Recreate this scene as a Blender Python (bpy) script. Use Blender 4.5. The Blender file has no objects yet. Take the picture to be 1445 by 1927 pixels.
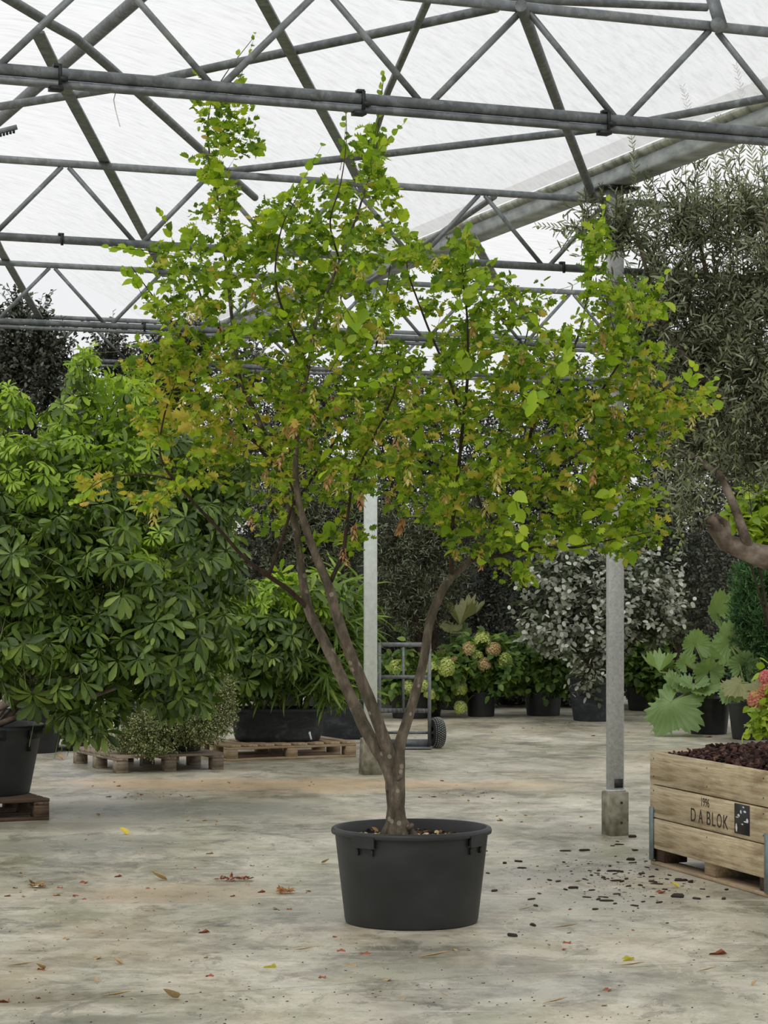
import bpy, math, random
import numpy as np
from mathutils import Vector, Matrix, noise

random.seed(7)
RNG = np.random.default_rng(11)
C = bpy.context.scene.collection
PI = math.pi
F = 4350.0          # focal length in photograph pixels
XC = 722.5          # principal column
HY = 1093.0         # horizon row
HC = 1.6            # camera height

# ------------------------------------------------------------------ camera, world, light, exposure
cam = bpy.data.cameras.new('camera')
cam.sensor_fit = 'VERTICAL'
cam.sensor_height = 24.0
cam.lens = 24.0 * F / 1927.0
cam.shift_y = (HY - 963.5) / 1927.0
cam.clip_end = 300
camo = bpy.data.objects.new('camera', cam)
camo.location = (0, 0, HC)
camo.rotation_euler = (PI / 2, 0, 0)
C.objects.link(camo)
sc = bpy.context.scene
sc.camera = camo
sc.view_settings.view_transform = 'Standard'
sc.view_settings.look = 'None'
sc.view_settings.gamma = 1.0
sc.view_settings.use_curve_mapping = False
sc.view_settings.exposure = 0.04
sc.cycles.max_bounces = 8
sc.cycles.transparent_max_bounces = 12
sc.cycles.sample_clamp_indirect = 4.0

SKY_STRENGTH = 1.0
wd = bpy.data.worlds.new('overcast_sky')
sc.world = wd
wd.use_nodes = True
wn = wd.node_tree.nodes; wl = wd.node_tree.links
wn.clear()
wo = wn.new('ShaderNodeOutputWorld'); wb = wn.new('ShaderNodeBackground')
tc = wn.new('ShaderNodeTexCoord'); sp = wn.new('ShaderNodeSeparateXYZ'); cr = wn.new('ShaderNodeValToRGB')
wl.new(tc.outputs['Generated'], sp.inputs[0]); wl.new(sp.outputs['Z'], cr.inputs[0])
cr.color_ramp.elements[0].position = 0.0; cr.color_ramp.elements[0].color = (.42, .43, .43, 1)
cr.color_ramp.elements[1].position = 1.0; cr.color_ramp.elements[1].color = (1.12, 1.13, 1.14, 1)
e = cr.color_ramp.elements.new(0.05); e.color = (.84, .85, .86, 1)
e = cr.color_ramp.elements.new(0.25); e.color = (.86, .87, .88, 1)
wl.new(cr.outputs[0], wb.inputs[0]); wb.inputs[1].default_value = SKY_STRENGTH
wl.new(wb.outputs[0], wo.inputs[0])

sun = bpy.data.lights.new('veiled_sun', 'SUN')
sun.energy = 1.9
sun.angle = math.radians(25)
sun.color = (1.0, .965, .89)
so = bpy.data.objects.new('veiled_sun', sun)
so.rotation_euler = (math.radians(40), math.radians(-18), 0)
C.objects.link(so)

# ------------------------------------------------------------------ helpers
def W(px, py, Y):
    return Vector(((px - XC) / F * Y, Y, HC - (py - HY) / F * Y))
def G(px, py, z=0.0):
    Y = (HC - z) * F / (py - HY)
    return Vector(((px - XC) / F * Y, Y, z))
def lin(c):
    if isinstance(c, str):
        c = c.lstrip('#'); c = [int(c[i:i + 2], 16) / 255 for i in (0, 2, 4)]
        c = [x / 12.92 if x <= .04045 else ((x + .055) / 1.055) ** 2.4 for x in c]
    return tuple(c[:3]) + (1,)

def tag(o, label, cat, group=None, kind=None):
    o['label'] = label; o['category'] = cat
    if group: o['group'] = group
    if kind: o['kind'] = kind
    return o
def thing(name, loc, label, cat, group=None, rz=0.0):
    o = bpy.data.objects.new(name, None)
    o.empty_display_size = .1
    o.location = loc; o.rotation_euler = (0, 0, rz)
    C.objects.link(o)
    return tag(o, label, cat, group)
def relabel(o, label):
    o['label'] = label
    return o
def copy_tree(o, parent=None):
    c = o.copy(); C.objects.link(c)
    if parent is not None: c.parent = parent
    for ch in list(o.children): copy_tree(ch, c)
    return c

def mesh_obj(name, verts, loops, totals, mat, parent=None, world=True, org=None, smooth=False):
    V = np.asarray(verts, dtype=np.float32).reshape(-1, 3).copy()
    loc = None
    if world:
        if parent is not None:
            p = parent
            while p is not None:
                V -= np.array(p.location, dtype=np.float32); p = p.parent
        elif org is not None:
            V -= np.array(org, dtype=np.float32); loc = org
    me = bpy.data.meshes.new(name)
    loops = np.asarray(loops, dtype=np.int32); totals = np.asarray(totals, dtype=np.int32)
    me.vertices.add(len(V)); me.vertices.foreach_set('co', V.ravel())
    me.loops.add(len(loops)); me.loops.foreach_set('vertex_index', loops)
    me.polygons.add(len(totals))
    starts = np.concatenate([[0], np.cumsum(totals)[:-1]]).astype(np.int32)
    me.polygons.foreach_set('loop_start', starts)
    me.polygons.foreach_set('loop_total', totals)
    if smooth: me.polygons.foreach_set('use_smooth', np.ones(len(totals), dtype=bool))
    me.update(calc_edges=True); me.validate()
    if mat is not None: me.materials.append(mat)
    o = bpy.data.objects.new(name, me)
    C.objects.link(o)
    if loc is not None: o.location = loc
    if parent is not None: o.parent = parent
    return o

class MB:
    def __init__(s): s.v = []; s.l = []; s.t = []
    def poly(s, idx): s.l += idx; s.t.append(len(idx))
    def box(s, c, sz, rot=None):
        n = len(s.v); c = Vector(c); h = Vector(sz) / 2
        for x in (-1, 1):
            for y in (-1, 1):
                for z in (-1, 1):
                    p = Vector((x * h.x, y * h.y, z * h.z))
                    if rot is not None: p = rot @ p
                    s.v.append(tuple(c + p))
        for f in ((0, 1, 3, 2), (4, 6, 7, 5), (0, 4, 5, 1), (2, 3, 7, 6), (0, 2, 6, 4), (1, 5, 7, 3)):
            s.poly([n + i for i in f])
        return s
    def bevbox(s, c, sz, b=.004, rot=None):
        """box with chamfered long edges (prism along x) """
        c = Vector(c); hx, hy, hz = [q / 2 for q in sz]
        pr = [(-hy + b, -hz), (hy - b, -hz), (hy, -hz + b), (hy, hz - b), (hy - b, hz), (-hy + b, hz), (-hy, hz - b), (-hy, -hz + b)]
        n = len(s.v)
        for x in (-hx, hx):
            for y, z in pr:
                p = Vector((x, y, z))
                if rot is not None: p = rot @ p
                s.v.append(tuple(c + p))
        k = len(pr)
        for i in range(k):
            j = (i + 1) % k
            s.poly([n + i, n + k + i, n + k + j, n + j])
        s.poly([n + i for i in range(k)]); s.poly([n + k + i for i in reversed(range(k))])
        return s
    def tube(s, pts, rad, n=8, cap=True, jit=0.0):
        pts = [Vector(p) for p in pts]
        m = len(pts)
        if not hasattr(rad, '__len__'): rad = [rad] * m
        t0 = (pts[1] - pts[0]).normalized()
        up = Vector((0, 0, 1)) if abs(t0.z) < .9 else Vector((0, 1, 0))
        x = t0.cross(up).normalized()
        base = len(s.v)
        for i, p in enumerate(pts):
            if i == 0: t = pts[1] - pts[0]
            elif i == m - 1: t = pts[-1] - pts[-2]
            else: t = pts[i + 1] - pts[i - 1]
            t.normalize()
            x = (x - t * x.dot(t))
            if x.length < 1e-6: x = t.orthogonal()
            x.normalize(); y = t.cross(x)
            for k in range(n):
                a = 2 * PI * k / n
                r = rad[i] * (1 + (random.uniform(-jit, jit) if jit else 0))
                s.v.append(tuple(p + (x * math.cos(a) + y * math.sin(a)) * r))
        for i in range(m - 1):
            for k in range(n):
                k2 = (k + 1) % n
                a = base + i * n; b = a + n
                s.poly([a + k, a + k2, b + k2, b + k])
        if cap:
            s.poly([base + k for k in reversed(range(n))])
            s.poly([base + (m - 1) * n + k for k in range(n)])
        return s
    def lathe(s, prof, c=(0, 0, 0), n=40, sx=1.0, sy=1.0, axis='z', sq=None):
        c = Vector(c); base = len(s.v); m = len(prof)
        for (r, z) in prof:
            for k in range(n):
                a = 2 * PI * k / n
                ca, sa = math.cos(a), math.sin(a)
                if sq:
                    q = (abs(ca) ** sq + abs(sa) ** sq) ** (-1 / sq)
                    ca *= q; sa *= q
                if axis == 'z': p = Vector((r * ca * sx, r * sa * sy, z))
                elif axis == 'x': p = Vector((z, r * ca, r * sa))
                else: p = Vector((r * ca, z, r * sa))
                s.v.append(tuple(c + p))
        for i in range(m - 1):
            for k in range(n):
                k2 = (k + 1) % n
                s.poly([base + i * n + k, base + i * n + k2, base + (i + 1) * n + k2, base + (i + 1) * n + k])
        return s
    def prism(s, prof, p0, p1, up=(0, 0, 1)):
        """extrude a 2-D profile (side, up) from p0 to p1"""
        p0 = Vector(p0); p1 = Vector(p1); t = (p1 - p0).normalized()
        side = t.cross(Vector(up)).normalized(); u = side.cross(t)
        n = len(s.v); k = len(prof)
        for p in (p0, p1):
            for a, b in prof: s.v.append(tuple(p + side * a + u * b))
        for i in range(k):
            j = (i + 1) % k
            s.poly([n + i, n + j, n + k + j, n + k + i])
        s.poly([n + i for i in reversed(range(k))]); s.poly([n + k + i for i in range(k)])
        return s
    def build(s, name, mat, parent=None, world=False, org=None, smooth=False):
        return mesh_obj(name, s.v, s.l, s.t, mat, parent, world or (org is not None), org, smooth)

def smooth_angle(o, deg=40):
    me = o.data
    me.polygons.foreach_set('use_smooth', np.ones(len(me.polygons), dtype=bool))
    me.set_sharp_from_angle(angle=math.radians(deg))
    return o

# ------------------------------------------------------------------ leaf batches (numpy)
def nrm(a):
    return a / np.maximum(np.linalg.norm(a, axis=1, keepdims=True), 1e-9)
def batch(tmpl, P, D, N, S):
    """copies of a template (y along D, z along N) merged in one array"""
    tv, tl, tt = tmpl
    tv = np.asarray(tv, dtype=float); n = len(P)
    D = nrm(D); Z = nrm(N - (N * D).sum(1, keepdims=True) * D); X = np.cross(D, Z)
    S = np.asarray(S, dtype=float)
    if S.ndim == 1: S = np.repeat(S[:, None], 3, 1)
    V = (P[:, None, :] + X[:, None, :] * (tv[None, :, 0:1] * S[:, None, 0:1])
         + D[:, None, :] * (tv[None, :, 1:2] * S[:, None, 1:2])
         + Z[:, None, :] * (tv[None, :, 2:3] * S[:, None, 2:3]))
    k = len(tv)
    L = (np.asarray(tl)[None, :] + (np.arange(n) * k)[:, None]).ravel()
    T = np.tile(np.asarray(tt), n)
    return V.reshape(-1, 3), L, T
def join(parts):
    V = []; L = []; T = []; o = 0
    for v, l, t in parts:
        V.append(v); L.append(l + o); T.append(t); o += len(v)
    return np.concatenate(V), np.concatenate(L), np.concatenate(T)
def leaf_tmpl(outline, fold=.25, droop=.25, wave=0.0, mids=(.5,)):
    """leaf of unit length along y: two halves folded on the midrib"""
    v = []; ys = [0.0] + list(mids) + [1.0]
    z = lambda w, y: abs(w) * fold - droop * y * y * .5
    for y in ys: v.append((0, y, z(0, y)))
    nm = len(ys)
    right = []; left = []
    for i, (w, y) in enumerate(outline):
        zz = z(w, y) + wave * (1 if i % 2 else -1)
        right.append(len(v)); v.append((w, y, zz))
    for i, (w, y) in enumerate(outline):
        zz = z(w, y) - wave * (1 if i % 2 else -1)
        left.append(len(v)); v.append((-w, y, zz))
    l = []; t = []
    segs = []
    for a in range(nm - 1):
        lo, hi = ys[a], ys[a + 1]
        idx = [i for i, (w, y) in enumerate(outline) if lo <= y <= hi or (a == 0 and y < lo) or (a == nm - 2 and y > hi)]
        nxt = [i for i, (w, y) in enumerate(outline) if y > hi][:1] if a < nm - 2 else []
        segs.append((a, idx + nxt))
    for a, idx in segs:
        if not idx: continue
        f = [a] + [right[i] for i in idx] + [a + 1]
        l += f; t.append(len(f))
        f = [a + 1] + [left[i] for i in reversed(idx)] + [a]
        l += f; t.append(len(f))
    return v, l, t
PRISM3 = ([(math.cos(a) * r, y, math.sin(a) * r) for y, r in ((0, 1), (1, .55)) for a in (0, 2.094, 4.189)],
          [0, 1, 4, 3, 1, 2, 5, 4, 2, 0, 3, 5], [4, 4, 4])
def sticks(A, B, r):
    D = B - A; ln = np.linalg.norm(D, axis=1)
    r = np.broadcast_to(np.asarray(r, dtype=float), ln.shape)
    return batch(PRISM3, A, D, RNG.normal(size=A.shape), np.stack([r, ln, r], 1))

# ------------------------------------------------------------------ materials
def new_mat(name):
    m = bpy.data.materials.new(name); m.use_nodes = True
    nt = m.node_tree; nt.nodes.clear()
    out = nt.nodes.new('ShaderNodeOutputMaterial')
    return m, nt, out
def N(nt, t, **kw):
    n = nt.nodes.new(t)
    for k, v in kw.items():
        if k in n.inputs: n.inputs[k].default_value = v
        else: setattr(n, k, v)
    return n
def ramp(nt, fac, stops):
    r = nt.nodes.new('ShaderNodeValToRGB'); el = r.color_ramp.elements
    while len(el) < len(stops): el.new(.5)
    for e, (p, c) in zip(el, stops): e.position = p; e.color = lin(c)
    nt.links.new(fac, r.inputs[0]); return r.outputs[0]
def coords(nt, scale=(1, 1, 1), kind='Object', rot=(0, 0, 0), loc=(0, 0, 0)):
    t = nt.nodes.new('ShaderNodeTexCoord'); mp = nt.nodes.new('ShaderNodeMapping')
    mp.inputs['Scale'].default_value = scale; mp.inputs['Rotation'].default_value = rot; mp.inputs['Location'].default_value = loc
    nt.links.new(t.outputs[kind], mp.inputs[0]); return mp.outputs[0]
def noise_fac(nt, vec, scale=5, detail=4, rough=.55, dist=0.0):
    n = N(nt, 'ShaderNodeTexNoise', Scale=scale, Detail=detail, Roughness=rough, Distortion=dist)
    nt.links.new(vec, n.inputs['Vector']); return n.outputs['Fac']
def mixc(nt, fac, a, b, mode='MIX'):
    m = nt.nodes.new('ShaderNodeMix'); m.data_type = 'RGBA'; m.blend_type = mode
    for s, v in ((0, fac), (6, a), (7, b)):
        if hasattr(v, 'links'): nt.links.new(v, m.inputs[s])
        else: m.inputs[s].default_value = v if s == 0 else lin(v)
    return m.outputs[2]
def mathn(nt, op, a, b=None, clamp=False):
    m = nt.nodes.new('ShaderNodeMath'); m.operation = op; m.use_clamp = clamp
    for i, v in enumerate((a, b)):
        if v is None: continue
        if hasattr(v, 'links'): nt.links.new(v, m.inputs[i])
        else: m.inputs[i].default_value = v
    return m.outputs[0]
def bump(nt, h, strength=.3, dist=.01):
    b = N(nt, 'ShaderNodeBump', Strength=strength, Distance=dist)
    nt.links.new(h, b.inputs['Height']); return b.outputs[0]
def principled(nt, out, col, rough=.6, metal=0.0, normal=None, spec=.5):
    p = nt.nodes.new('ShaderNodeBsdfPrincipled')
    for k, v in (('Base Color', col), ('Roughness', rough), ('Metallic', metal), ('Specular IOR Level', spec)):
        if hasattr(v, 'links'): nt.links.new(v, p.inputs[k])
        else: p.inputs[k].default_value = lin(v) if k == 'Base Color' else v
    if normal is not None: nt.links.new(normal, p.inputs['Normal'])
    nt.links.new(p.outputs[0], out.inputs[0]); return p

def mat_noise(name, stops, scale=5, detail=4, rough=.6, metal=0.0, bmp=.2, bd=.005, stretch=(1, 1, 1), spec=.4, dist=0.0, rough_n=.55):
    m, nt, out = new_mat(name)
    v = coords(nt, stretch)
    f = noise_fac(nt, v, scale, detail, rough_n, dist)
    col = ramp(nt, f, stops)
    nm = bump(nt, f, bmp, bd) if bmp else None
    principled(nt, out, col, rough, metal, nm, spec); return m
def mat_leaf(name, stops, transl=.35, rough=.45, spec=.35, tcol=1.5, ns=6.0):
    """colour of each leaf from its own random number; light passes through the blade"""
    m, nt, out = new_mat(name)
    g = nt.nodes.new('ShaderNodeNewGeometry')
    v = coords(nt)
    nf = noise_fac(nt, v, ns, 2)
    fac = mathn(nt, 'ADD', mathn(nt, 'MULTIPLY', g.outputs['Random Per Island'], .72), mathn(nt, 'MULTIPLY', nf, .28))
    col = ramp(nt, fac, stops)
    p = nt.nodes.new('ShaderNodeBsdfPrincipled')
    nt.links.new(col, p.inputs['Base Color'])
    p.inputs['Roughness'].default_value = rough; p.inputs['Specular IOR Level'].default_value = spec
    tr = nt.nodes.new('ShaderNodeBsdfTranslucent')
    tcm = mixc(nt, 1.0, col, (tcol, tcol * .98, tcol * .55), 'MULTIPLY')
    nt.links.new(tcm, tr.inputs[0])
    mx = nt.nodes.new('ShaderNodeMixShader'); mx.inputs[0].default_value = transl
    nt.links.new(p.outputs[0], mx.inputs[1]); nt.links.new(tr.outputs[0], mx.inputs[2])
    nt.links.new(mx.outputs[0], out.inputs[0]); return m

def mat_galv(name, c0, c1, c2, scale=28, rough=.5, metal=.25):
    m, nt, out = new_mat(name)
    v = coords(nt)
    vo = N(nt, 'ShaderNodeTexVoronoi', Scale=scale); nt.links.new(v, vo.inputs['Vector'])
    f1 = noise_fac(nt, v, scale * .7, 5, .65)
    v2 = coords(nt, (1, 1, .25)); f2 = noise_fac(nt, v2, 5, 4, .6)
    sep = nt.nodes.new('ShaderNodeSeparateColor'); nt.links.new(vo.outputs['Color'], sep.inputs[0])
    f = mathn(nt, 'ADD', mathn(nt, 'MULTIPLY', sep.outputs[0], .14), mathn(nt, 'ADD', mathn(nt, 'MULTIPLY', f1, .5), mathn(nt, 'MULTIPLY', f2, .36)))
    col = ramp(nt, f, [(.25, c0), (.5, c1), (.75, c2)])
    principled(nt, out, col, rough, metal, bump(nt, f1, .08, .002), .4); return m

def mat_wood(name, c0, c1, c2, sc=1.0, axis=0, stain='#4a3a2a', stain_amt=.5):
    m, nt, out = new_mat(name)
    st = [14, 14, 14]; st[axis] = .8
    v = coords(nt, tuple(q * sc for q in st))
    n1 = noise_fac(nt, v, 3.0, 6, .65, .6)
    st2 = [40, 40, 40]; st2[axis] = 2.0
    n2 = noise_fac(nt, coords(nt, tuple(q * sc for q in st2)), 3.0, 3, .6)
    f = mathn(nt, 'ADD', mathn(nt, 'MULTIPLY', n1, .7), mathn(nt, 'MULTIPLY', n2, .3))
    col = ramp(nt, f, [(.32, c0), (.5, c1), (.68, c2)])
    st3 = [4, 4, 4]; st3[axis] = 1.6
    n3 = noise_fac(nt, coords(nt, st3), 1.6, 5, .6)
    sf = mathn(nt, 'MULTIPLY', ramp(nt, n3, [(.48, (0, 0, 0)), (.72, (1, 1, 1))]), stain_amt)
    col = mixc(nt, sf, col, stain)
    principled(nt, out, col, .8, 0, bump(nt, f, .35, .003), .2); return m

M = {}
M['steel_dark'] = mat_galv('weathered_galvanised_tube', '#45484a', '#64686a', '#8b9092', 30, .5, .3)
M['steel_mid'] = mat_galv('galvanised_chord', '#54585a', '#74797b', '#9ba0a2', 26, .5, .3)
M['steel_lit'] = mat_galv('lit_galvanised_post', '#c3cfcf', '#dbe4e3', '#edf2f1', 30, .5, .0)  # lighter copy of the post steel, the rear post's light put into the colour
M['steel_shaded'] = mat_galv('shaded_galvanised_post', '#9ea1a0', '#bbbebd', '#d6d9d7', 70, .5, .05)  # darker copy of the post steel, shade from the trees put into the colour
M['gutter'] = mat_noise('grimy_gutter_steel', [(.3, '#7b807f'), (.5, '#9ba09f'), (.7, '#b3b8b6')], 6, 5, .55, .15, .1, .002, (1, 1, 3))
M['gutter_rim'] = mat_noise('algae_stained_gutter_lip', [(.3, '#74786c'), (.5, '#a5a89c'), (.7, '#c3c5bc')], 14, 6, .7, 0, .2, .003, (1, 1, .5))
M['black_clip'] = mat_noise('black_clamp_steel', [(.3, '#17181a'), (.7, '#2c2e30')], 20, 2, .5, .2, 0)
M['pot'] = mat_noise('black_nursery_plastic', [(.35, '#191b1c'), (.55, '#232526'), (.75, '#313334')], 3.5, 6, .5, 0, .06, .002, (1, 1, 1.6), .45)
M['pot_old'] = mat_noise('scuffed_black_plastic', [(.35, '#1b1e21'), (.55, '#2b2f33'), (.72, '#4c5256')], 5, 8, .6, 0, .25, .006, (1, 1, 2.2), .4, .8, .7)
M['concrete'] = mat_noise('rough_footing_concrete', [(.3, '#6a6658'), (.5, '#8f8a7a'), (.7, '#aaa595')], 14, 7, .85, 0, .4, .006, (1, 1, 1), .2)
M['bark'] = mat_noise('grey_brown_bark', [(.3, '#3f3930'), (.5, '#5d5549'), (.64, '#78705f'), (.76, '#aaa290')], 22, 6, .8, 0, .5, .006, (1, 1, .35), .2)
m, nt, out = new_mat('grey_brown_bark_with_pale_spots')
v = coords(nt, (1, 1, .35)); f = noise_fac(nt, v, 26, 7, .65)
col = ramp(nt, f, [(.3, '#3a342b'), (.5, '#5a5145'), (.66, '#776d5e')])
vo = N(nt, 'ShaderNodeTexVoronoi', Scale=22.0); nt.links.new(coords(nt, (1, 1, .9)), vo.inputs['Vector'])
sp2 = nt.nodes.new('ShaderNodeSeparateColor'); nt.links.new(vo.outputs['Color'], sp2.inputs[0])
spot = mathn(nt, 'MULTIPLY', mathn(nt, 'LESS_THAN', vo.outputs['Distance'], .24), mathn(nt, 'GREATER_THAN', sp2.outputs[0], .62))
col = mixc(nt, mathn(nt, 'MULTIPLY', spot, .38), col, '#b3ab98')
principled(nt, out, col, .8, 0, bump(nt, f, .5, .006), .2); M['bark'] = m
M['bark_dark'] = mat_noise('dark_twig_bark', [(.3, '#2d241e'), (.7, '#4b3d33')], 30, 3, .8, 0, .2, .003, (1, 1, .5), .2)
M['bark_olive'] = mat_noise('olive_wood_bark', [(.3, '#443a31'), (.5, '#75685c'), (.7, '#9d9184')], 10, 6, .8, 0, .6, .01, (1, 1, 1), .2)
M['stem_green'] = mat_noise('green_brown_stem', [(.3, '#4a4a2a'), (.7, '#77763f')], 10, 3, .6, 0, .1)
M['soil'] = mat_noise('potting_soil', [(.3, '#1d1612'), (.6, '#3a2c22'), (.75, '#57463a')], 40, 6, .95, 0, .8, .02)
M['mulch'] = mat_leaf('bark_mulch_chips', [(.1, '#1e1311'), (.45, '#3d2a25'), (.75, '#5b4038'), (.95, '#7b5d50')], 0, .8, .2)
M['chip'] = mat_leaf('loose_bark_chip', [(.1, '#15100f'), (.5, '#2c211e'), (.9, '#4d3a33')], 0, .7, .35)
M['pot_litter'] = mat_leaf('dry_leaf_litter', [(.1, '#3f2a1c'), (.4, '#6b4c33'), (.65, '#94734b'), (.8, '#c9b997'), (.96, '#c9b13a')], 0, .8, .2)
M['dry_leaf'] = mat_leaf('dry_fallen_leaf', [(.1, '#5d4130'), (.35, '#8a6c4c'), (.6, '#b39a75'), (.9, '#ddd0ad')], .1, .7, .3)
M['yellow_leaf'] = mat_leaf('yellow_fallen_leaf', [(.2, '#c8a52c'), (.8, '#e0cf5a')], .2, .6, .3)
M['red_leaf'] = mat_leaf('russet_fallen_leaf', [(.2, '#70402e'), (.8, '#a9664a')], .1, .7, .3)
M['rubber'] = None
M['pallet'] = mat_wood('weathered_pallet_pine', '#84705c', '#b09a7d', '#cfbb9e', 1.0, 0, '#4a3a2c', .45)
M['pallet_dark'] = mat_wood('damp_pallet_pine', '#3a2e26', '#5b4a3c', '#7c6b58', 1.0, 0, '#2a2018', .5)
M['pallet_grey'] = mat_wood('greyed_pallet_pine', '#5f5447', '#8b7e6d', '#b0a491', 1.0, 0, '#453a30', .5)
M['crate'] = mat_wood('old_crate_boards', '#8f7a5a', '#c4b292', '#e2d6b8', 1.0, 0, '#65523a', .6)
M['crate_metal'] = mat_galv('crate_corner_iron', '#5c6868', '#7b8787', '#97a2a1', 22, .55, .3)
M['ink'] = mat_noise('stencil_ink', [(.3, '#2b2522'), (.7, '#463c35')], 60, 3, .9, 0, 0)
M['label_black'] = mat_noise('black_plastic_label', [(.4, '#1d1f21'), (.6, '#2a2c2e')], 30, 3, .5, 0, 0)
M['white_scrap'] = mat_noise('white_paint_fleck', [(.3, '#c9c9c6'), (.7, '#e9e9e6')], 30, 2, .7, 0, 0)
M['cart'] = mat_noise('grey_painted_cart_steel', [(.3, '#696c6e'), (.7, '#888b8d')], 20, 4, .5, .2, .1)

# roof film: white polythene, translucent, partly see-through
m, nt, out = new_mat('white_roof_film')
v = coords(nt, (1, 1, 1), 'Object', (0, 0, math.radians(-30)))
mp = nt.nodes.new('ShaderNodeMapping'); mp.inputs['Scale'].default_value = (1.2, 9, 9); nt.links.new(v, mp.inputs[0])
f = noise_fac(nt, mp.outputs[0], 2.2, 6, .65, .4)
col = ramp(nt, f, [(.3, (.70, .70, .70)), (.5, (.80, .805, .805)), (.75, (.87, .87, .87))])
tr = nt.nodes.new('ShaderNodeBsdfTranslucent'); nt.links.new(col, tr.inputs[0])
tp = nt.nodes.new('ShaderNodeBsdfTransparent'); nt.links.new(col, tp.inputs[0])
mx = nt.nodes.new('ShaderNodeMixShader'); mx.inputs[0].default_value = .5
nt.links.new(tp.outputs[0], mx.inputs[1]); nt.links.new(tr.outputs[0], mx.inputs[2])
nt.links.new(mx.outputs[0], out.inputs[0]); M['film'] = m

# tyre
m, nt, out = new_mat('block_tread_rubber')
v = coords(nt, (1, 1, 1), 'Object')
principled(nt, out, '#2b2d2e', .8, 0, None, .3); M['rubber'] = m
M['tread'] = mat_noise('worn_tread_block', [(.3, '#777976'), (.7, '#9a9b97')], 30, 3, .85, 0, 0)
M['gap_shade'] = mat_noise('gap_shade_sheet', [(.3, '#10140f'), (.7, '#1d231b')], 4, 3, .9, 0, 0)  # near-black sheet standing in for shade between the back shrubs

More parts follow.
